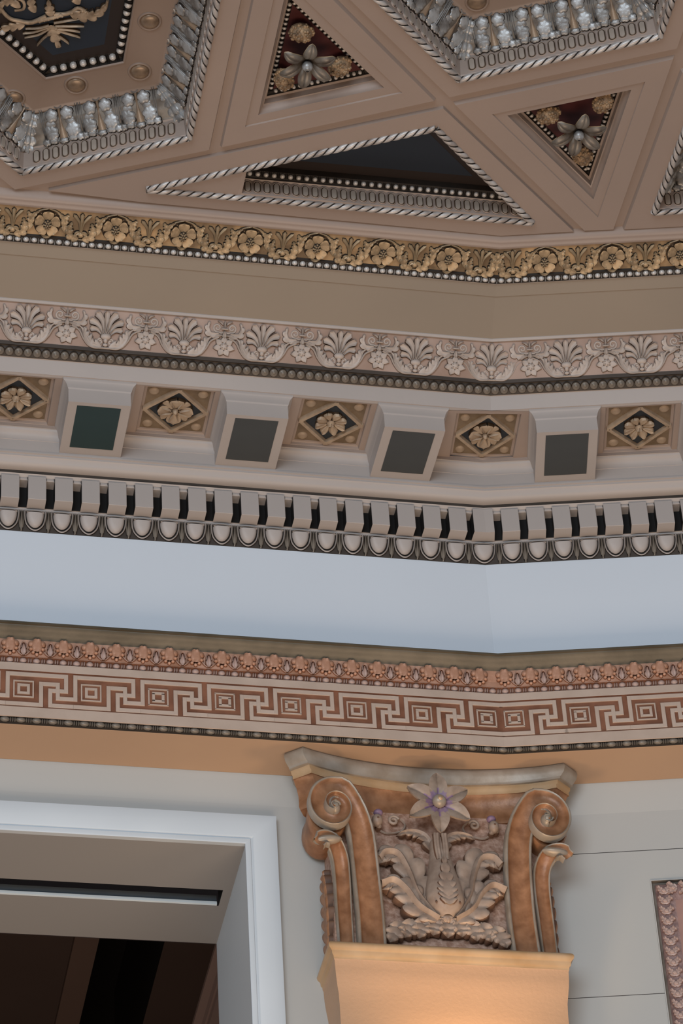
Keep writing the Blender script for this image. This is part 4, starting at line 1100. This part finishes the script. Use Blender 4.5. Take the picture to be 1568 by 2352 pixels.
mb = MB(); boxring(mb, [(.330, .920, 4.942), (.360, .880, 4.940), (.366, .873, 4.933), (.368, .871, 4.926), (.366, .873, 4.918), (.360, .878, 4.912), (.358, .879, 4.908), (.357, .880, 4.898), (.353, .884, 4.894), (.352, .885, 4.885)]); mb.build('collar', cap_gold, sh, I4, True)
cap = empty('pilaster_capital', pframe(0, 1.0, 4.96), 'copper-brown capital with scrolled volutes, acanthus leaves and a violet-hearted flower', 'capital')
# abacus
def abacus_ring(sx, dt, z):    # concave plan: sx scale of horn, dt pushed back
    pts = []
    hx = .405 + sx; th = .888 + dt
    pts.append((-hx + .035, 1.05)); 
    for k in range(5):
        q = k / 4; pts.append((-(hx + .052) + .045 * math.sin(PI / 2 * (1 - q)) * 1.0 + .002, 1.05 - (1.05 - th - .042) * q))
    n = 20
    for k in range(n + 1):
        x = -1 + 2 * k / n; pts.append((x * hx, th + .075 * (1 - x * x) ** .9))
    for k in range(5):
        q = 1 - k / 4; pts.append(((hx + .052) - .045 * math.sin(PI / 2 * (1 - q)) - .002, 1.05 - (1.05 - th - .042) * q))
    pts.append((hx - .035, 1.05))
    return [PP(x, t, z) for x, t in pts]
def rings3(mb, rs, ms=None):
    n = len(rs[0]); vs = [p for r in rs for p in r]; fs = []; mm = []
    for i in range(len(rs) - 1):
        for j in range(n - 1): fs.append((i * n + j, i * n + j + 1, (i + 1) * n + j + 1, (i + 1) * n + j)); mm.append(ms[i] if ms else 0)
    mb.add(vs, fs, mm)
mb = MB()
AP = [(.000, .012, 5.634), (.004, .002, 5.628), (.006, -.002, 5.616), (.002, .002, 5.600), (-.006, .008, 5.588), (-.010, .010, 5.584), (-.010, .010, 5.578), (-.016, .018, 5.577)]
rings3(mb, [abacus_ring(*a) for a in AP]); mb.add(abacus_ring(*AP[0]), [tuple(range(len(abacus_ring(*AP[0]))))])
mb.build('abacus', [cap_grey], cap, I4, True)
mb = MB(); AP2 = [(-.016, .018, 5.577), (-.018, .018, 5.565), (-.022, .020, 5.560), (-.022, .020, 5.548)]; rings3(mb, [abacus_ring(*a) for a in AP2], [0, 0, 0]); mb.build('gilt_fillet', [cap_gold], cap, I4, True)
mb = MB(); AP3 = [(-.022, .020, 5.552), (-.026, .026, 5.548), (-.036, .040, 5.528), (-.042, .046, 5.505), (-.042, .044, 5.480), (-.040, .038, 5.462), (-.044, .040, 5.452), (-.060, .07, 5.450)]; rings3(mb, [abacus_ring(*a) for a in AP3]); mb.build('abacus_cavetto', [cap_brown], cap, I4, True)
# bell
mb = MB(); boxring(mb, [(.322, .985, 5.47), (.325, .965, 5.3), (.330, .945, 5.1), (.338, .922, 4.940)], 1.0695); mb.build('bell', cap_rough, cap, I4, True)
mb = MB(); boxring(mb, [(.345, .908, 4.955), (.349, .900, 4.95), (.349, .898, 4.938)], 1.0695); mb.build('base_fillet', cap_brown, cap, I4, True)
CF = lambda x, z, t=.945: pframe(x, t, z)
# the bell face recedes upward: helper gives t of the face at height z
tf_ = lambda z: .925 + (z - 4.962) * .118
def ribbon(mb, pts, w, depth, hollow=True, n=40, main=0, edge=1):
    """vertical fluted ribbon following pts (x,z,t) with half width function w; local frame = world points"""
    P_ = catmull(pts, n); vs = []
    for i, p in enumerate(P_):
        d = P_[min(i + 1, n - 1)] - P_[max(i - 1, 0)]; L = math.hypot(d[0], d[1]) or 1
        nx, nz = d[1] / L, -d[0] / L; ww = w(i / (n - 1)) if callable(w) else w
        for q, k in ((-1, -.03), (-1, 1), (-.90, 1.12), (-.78, 1.05), (-.70, .72), (-.3, .5), (.3, .5), (.70, .72), (.78, 1.05), (.90, 1.12), (1, 1), (1, -.03)):
            vs.append(PP(p[0] + nx * ww * q, p[2] - depth * k, p[1] + nz * ww * q))
    m = 12; fs = []; ms = []
    for i in range(n - 1):
        for j in range(m - 1): fs.append((i * m + j, i * m + j + 1, (i + 1) * m + j + 1, (i + 1) * m + j)); ms.append(edge if j in (0, 1, 2, 8, 9, 10) else main)
    mb.add(vs, fs, ms)
for s, side in ((-1, 'left'), (1, 'right')):
    root_v = None
    mb = MB()
    cx, cz = s * .328, 5.398
    pts = [(s * .232, 4.944, .922), (s * .230, 5.05, .930), (s * .232, 5.15, .935), (s * .236, 5.25, .935), (s * .243, 5.34, .928), (s * .262, 5.41, .918)]
    # scroll spiralling outward over the top and into the eye
    for k in range(1, 30):
        a = (PI * .80) - 2 * PI * 1.62 * k / 29      # angle measured for the right-hand volute
        r = .058 * (1 - .80 * (k / 29) ** .8)
        pts.append((cx + s * r * math.cos(a) * 1.0, cz + .012 + r * 1.25 * math.sin(a) - .012 * k / 29, .900 - .028 * (k / 29)))
    ribbon(mb, pts, lambda t: .042 - .006 * t if t < .22 else max(.009, .0405 - .043 * (t - .22)), .030, n=90)
    vo = mb.build('volute', [cap_brown, cap_grey], cap, I4, True)
    # side roll seen edge-on
    mb = MB()
    for (r, t, m) in ((.072, .915, 0),):
        N = 20; vs = []
        for tt, k in ((.905, .93), (.915, 1), (.955, .96), (.99, .9), (1.03, .95), (1.05, .9)):
            for j in range(N): vs.append(PP(cx + s * .012 + .062 * k * math.cos(2 * PI * j / N), tt, cz + .078 * k * math.sin(2 * PI * j / N)))
        fs = [(i * N + j, i * N + (j + 1) % N, (i + 1) * N + (j + 1) % N, (i + 1) * N + j) for i in range(5) for j in range(N)]
        mb.add(vs, fs)
        mb.add(vs[:N], [tuple(range(N))])
    mb.build('volute_roll', cap_brown, cap, I4, True)
    mb = MB(); N = 14; dome(mb, 0, 0, .021, .024, .034, 0, 16, rings=5, edge=0)
    tube(mb, spiral(0, 0, .016, 1.3, 0, -s, .2, 14), .0032, 22, 6, z0=.030)
    mb.build('volute_eye', cap_grey, cap, pframe(cx, .880, cz), True)
    # outer flanking leaf strip with flared tip
    mb = MB()
    ribbon(mb, [(s * .307, 4.944, .932), (s * .306, 5.08, .938), (s * .305, 5.18, .940), (s * .311, 5.25, .930), (s * .333, 5.288, .905), (s * .362, 5.288, .885), (s * .383, 5.266, .880)], lambda t: .0235 + .006 * t if t < .9 else .02, .024, n=26)
    dome_pts = MB(); 
    mb.build('flanking_strip', [cap_brown, cap_grey], cap, I4, True)
    mb = MB(); N = 16
    ball(mb, (0, 0, 0), (.046, .014, .020), 14, 6, 0, Matrix.Rotation(-s * .15, 3, 'Z')); mb.build('curled_tip', cap_grey, cap, pframe(s * .352, .880, 5.290), True)
    # side acanthus bumps on the return face
    mb = MB()
    lobe_leaf(mb, [(0, -.15), (.004, -.05), (0, .06), (-.01, .16)], .052, 7, .026, (1, -1), notch=.42, taper=.1)
    SM = Matrix.Identity(4)
    for ci, cv in enumerate((Vector((0, 0, 1)).cross(Vector((DL[0], DL[1], 0)) * s), Vector((0, 0, 1)), Vector((DL[0], DL[1], 0)) * s, PP(s * .328, .995, 5.105))): SM[0][ci], SM[1][ci], SM[2][ci] = cv
    mb.build('side_leaf', [cap_brown, cap_edge], cap, SM, True)
    # hanging cord bud with violet cap
    mb = MB()
    ball(mb, (0, 0, .022), (.017, .022, .018), 12, 8); dome(mb, s * -.006, -.016, .010, .008, .028, 0, 10, edge=1); dome(mb, s * .010, -.010, .009, .008, .028, 0, 10, edge=1)
    dome(mb, 0, 0, .004, .004, .005, .037, 8, m=1)
    bud = mb.build('small_bud', [cap_leaf, cap_edge], cap, pframe(s * .181, .965, 5.412), True)
    mb = MB(); ball(mb, (0, 0, 0), (.015, .012, .014), 12, 7); mb.build('violet_cap', purple_m, bud, pframe(s * .176, .945, 5.441), True)
    # little scrolls and cords
    mb = MB(); sp = spiral(s * .125, .0, .0175, 1.4, PI * (.9 if s > 0 else .1), -s, .2, 12)
    tube(mb, sp, .0052, 22, 8, z0=.012); tube(mb, [(s * .176, -.03), (s * .150, -.045), (s * .105, -.035), (s * .09, -.01), (s * .106, .012)], .0035, 16, 6, z0=.008)
    mb.build('small_scroll', cap_leaf, cap, pframe(0, .975, 5.428), True)
    # upper curling leaf
    mb = MB(); frond(mb, [(s * .012, .0), (s * .035, .05), (s * .075, .066), (s * .122, .055)], .030, 5, .022, sides=(-s if s > 0 else 1,), ang=60, lobew=.011)
    mb.build('upper_leaf', [cap_leaf, cap_edge], cap, pframe(0, .962, 5.315), True)
    # big side leaves, three tiers
    mb = MB()
    K = s
    lobe_leaf(mb, [(s * .026, -.06), (s * .070, .03), (s * .088, .11), (s * .118, .172), (s * .165, .178), (s * .186, .150)], .056, 6, .026, (1, -1), notch=.36, taper=.25)
    strip(mb, [(s * .026, -.06), (s * .078, .03), (s * .098, .11), (s * .126, .180), (s * .168, .186), (s * .190, .158)], lambda t: .010 + .006 * t, .036, n=20, prof=CHR)
    lobe_leaf(mb, [(s * .020, -.062), (s * .075, -.025), (s * .108, .030), (s * .146, .066), (s * .188, .050)], .054, 6, .032, (1, -1), notch=.36, taper=.25)
    strip(mb, [(s * .024, -.062), (s * .080, -.018), (s * .112, .040), (s * .150, .076), (s * .192, .060)], lambda t: .009 + .006 * t, .042, n=18, prof=CHR)
    mb.build('acanthus_leaf', [cap_leaf, cap_edge], cap, pframe(0, .930, 5.105) @ Matrix.Rotation(-.10, 4, 'X'), True)
# centre bud
mb = MB()
n = 16; vs = []; N = 15
for i in range(n + 1):
    t = i / n; z = -.145 + .285 * t
    w = .060 * math.sin(PI * min(1, .14 + t * .60) ) ** 1.1 + .012 if t < .72 else .030 - .002 * (t - .72) * 10
    w = np.interp(t, [0, .08, .2, .4, .6, .8, 1], [.018, .045, .060, .055, .042, .032, .026])
    for j in range(N):
        a = PI * j / (N - 1); vs.append((w * math.cos(a), z, .055 * (w / .06) ** .7 * math.sin(a) + .012))
fs = [(i * N + j, i * N + j + 1, (i + 1) * N + j + 1, (i + 1) * N + j) for i in range(n) for j in range(N - 1)]
mb.add(vs, fs)
lobe_leaf(mb, [(0, -.13), (0, -.06), (0, .06)], .036, 7, .010, (1, -1), z0=.056, notch=.40, taper=.5)
for s in (1, -1):
    strip(mb, [(s * .010, .05), (s * .013, .10), (s * .012, .15)], lambda t: .011, .012, n=8, z0=.040); dome(mb, s * .036, -.112, .0035, .006, .003, .050, 8, m=1)
mb.build('centre_bud', [cap_leaf, cap_edge], cap, pframe(0, .932, 5.195) @ Matrix.Rotation(-.10, 4, 'X'), True)
mb = MB()
strip(mb, [(-.078, .05), (-.056, .008), (0, -.014), (.056, .008), (.078, .05)], .012, .030, n=16, prof=CHR)
for k in range(-4, 5):
    x_ = k * .040; y_ = .004 - .0016 * k * k
    lobe_leaf(mb, [(x_ * .86, y_), (x_ * .98, y_ - .034), (x_ * 1.10, y_ - .070 + .008 * (k % 2))], .0285, 3, .030 - .001 * abs(k), (1, -1), notch=.34, taper=-.15)
blob(mb, 0, .0, .026, .034, 7, .2)
mb.build('base_leaf', [cap_leaf, cap_edge], cap, pframe(0, .925, 5.055) @ Matrix.Rotation(-.1, 4, 'X'), True)
# violet-hearted flower
fl = empty('flower', pframe(.003, .905, 5.458)); fl.parent = cap; place(fl, pframe(.003, .905, 5.458))
MF = pframe(.003, .905, 5.458)
for k in range(6):
    mb = MB(); a = PI / 2 + 2 * PI * k / 6
    c, s = math.cos(a), math.sin(a); n = 12; P_ = catmull([(c * r, s * r, z) for r, z in ((.010, .002), (.040, .012), (.075, .014), (.108, .006))], n); vs = []; ms = []
    for i, p in enumerate(P_):
        t = i / (n - 1); ww = .029 * math.sin(PI * min(1, t * .84 + .13)) ** .8 if t < .99 else .0005
        for q, dz in zip((-1, -.6, -.12, 0, .12, .6, 1), (.006, .004, .001, -.002, .001, .004, .006)): vs.append((p[0] - s * ww * q, p[1] + c * ww * q, p[2] + dz))
    fs = [(i * 7 + j, i * 7 + j + 1, i * 7 + 8 + j, i * 7 + 7 + j) for i in range(n - 1) for j in range(6)]
    ms = [(1 if (i < 3 or (i < 5 and j in (2, 3))) else 0) for i in range(n - 1) for j in range(6)]
    mb.add(vs, fs, ms); mb.add([(x, y, z - .008) for x, y, z in vs], [tuple(reversed(f)) for f in fs], 0)
    e = [i * 7 for i in range(n)]; nv = len(vs)
    mb.add([vs[i] for i in e] + [(vs[i][0], vs[i][1], vs[i][2] - .008) for i in e] + [vs[i + 6] for i in e] + [(vs[i + 6][0], vs[i + 6][1], vs[i + 6][2] - .008) for i in e],
           [(i, i + 1, n + i + 1, n + i) for i in range(n - 1)] + [(2 * n + i, 2 * n + i + 1, 3 * n + i + 1, 3 * n + i) for i in range(n - 1)], 0)
    mb.build('petal', [petal_m, purple_m], fl, MF, True)
mb = MB(); ball(mb, (0, 0, .018), (.022, .022, .020), 14, 8); dome(mb, 0, 0, .009, .009, .006, .034, 10, m=1); dome(mb, 0, 0, .004, .004, .009, .034, 8, m=0); mb.build('flower_centre', [cap_grey, cap_gold], fl, MF, True)
mb = MB(); tube(mb, [(0, 0, -.06), (0, 0, .004)], .020, 3, 10); mb.build('stem', cap_edge, fl, MF, True)

# ================================================================== framed relief panel on the right wall
wp = empty('wall_panel', wframe('R', .60, 1.07, 4.3), 'mauve relief-framed wall panel cut off by the right edge, below the wall joint', 'wall panel')
def PR(s, t, z): return W('R', s, t, z)
def frame_loft(mb, rings, mids=None):   # rings (inset, t)
    vs = []; S0, S1, Z0, Z1 = .440, 1.14, -.1, 5.2745
    for i, t in rings: vs += [PR(S0 + i, t, Z1 - i), PR(S1 - i, t, Z1 - i), PR(S1 - i, t, Z0 + i), PR(S0 + i, t, Z0 + i)]
    fs = []; ms = []
    for r in range(len(rings) - 1):
        for j in range(4): fs.append((r * 4 + j, r * 4 + (j + 1) % 4, r * 4 + 4 + (j + 1) % 4, r * 4 + 4 + j)); ms.append(mids[r] if mids else 0)
    mb.add(vs, fs, ms); return vs
mb = MB(); frame_loft(mb, [(0, 1.070), (0, 1.066), (.003, 1.066), (.004, 1.080), (.014, 1.080)], [0, 0, 1, 1]); mb.build('outer_groove', [beige_m, ovolo_m], wp, I4, False)
mb = MB(); frame_loft(mb, [(.014, 1.080), (.016, 1.070), (.026, 1.062), (.044, 1.062), (.060, 1.070), (.070, 1.074)]); fr = mb.build('relief_frame', mauve_m, wp, I4, True)
def rel(mb):
    for s in (1, -1): lobe_leaf(mb, [(s * .002, -.018), (s * .009, -.002), (s * .019, .014)], .011, 3, .009, (1, -1), notch=.4)
    blob(mb, 0, -.006, .009, .012, 5, .25); blob(mb, .020, .004, .006, .009, 4, .2)
f0 = None
for k in range(26):
    z = 5.235 - k * .036
    M = wframe('R', .440 + .036, 1.064, z) 
    if f0 is None: mb = MB(); rel(mb); f0 = mb.build('relief_leaf', [copper_l, mauve_m], fr, M, True)
    else: link_copy(f0, fr, M)
for k in range(16):
    M = wframe('R', .50 + k * .036, 1.065, 5.2745 - .036) @ Matrix.Rotation(PI / 2, 4, 'Z'); link_copy(f0, fr, M)
mb = MB(); frame_loft(mb, [(.070, 1.074), (.105, 1.074), (.107, 1.070), (.112, 1.070), (.114, 1.076), (.345, 1.076)], [0, 1, 1, 1, 0]); mb.build('panel_field', [mauve_p, keylight_m], wp, I4, False)

# ================================================================== lights
def area(name, loc, target, size, power, color, sy=None):
    l = bpy.data.lights.new(name, 'AREA'); l.energy = power; l.color = color; l.size = size
    if sy: l.shape = 'RECTANGLE'; l.size_y = sy
    o = bpy.data.objects.new(name, l); col.objects.link(o); o.location = loc
    o.rotation_euler = (Vector(target) - Vector(loc)).to_track_quat('-Z', 'Y').to_euler(); return o
area('window_light', (-2.0, -5.5, 5.2), (-.3, 7.5, 7.5), 7, 925, (.80, .90, 1.), 6)
area('lamp_bounce', (.2, 5.6, 2.0), (.2, 6.6, 8.6), 5.5, 205, (1., .76, .57), 2.2)
sp = bpy.data.lights.new('wall_uplight', 'SPOT'); sp.energy = 9; sp.color = (1., .66, .36); sp.spot_size = math.radians(110); sp.spot_blend = .8; sp.shadow_soft_size = .05
so2 = bpy.data.objects.new('wall_uplight', sp); col.objects.link(so2)
P0 = PP(.03, .70, 4.42); so2.location = P0; so2.rotation_euler = (PP(.03, .93, 4.95) - P0).to_track_quat('-Z', 'Y').to_euler()
w = bpy.data.worlds.new('room_ambient'); bpy.context.scene.world = w; w.use_nodes = True
w.node_tree.nodes['Background'].inputs[0].default_value = (.80, .84, .92, 1); w.node_tree.nodes['Background'].inputs[1].default_value = .38

# ================================================================== camera
f_, e_, r_ = 7450., .67612, -.06726
Fw = Vector((0, math.cos(e_), math.sin(e_))); up = Vector((0, -math.sin(e_), math.cos(e_))); rt = Vector((1, 0, 0))
Rv = rt * math.cos(r_) + up * math.sin(r_); Uv = -rt * math.sin(r_) + up * math.cos(r_)
cam = bpy.data.cameras.new('camera'); co_ = bpy.data.objects.new('camera', cam); col.objects.link(co_)
M = Matrix.Identity(4)
for i, c in enumerate((Rv, Uv, -Fw, Vector((0, 0, EYE)))): M[0][i], M[1][i], M[2][i] = c
co_.matrix_world = M
cam.sensor_fit = 'VERTICAL'; cam.sensor_height = 36; cam.sensor_width = 24; cam.lens = f_ / 2352 * 36
cam.clip_start = .05; cam.clip_end = 100
sc = bpy.context.scene; sc.camera = co_
sc.view_settings.view_transform = 'Standard'; sc.view_settings.look = 'None'; sc.view_settings.gamma = 1; sc.view_settings.exposure = 0
sc.view_settings.use_curve_mapping = False
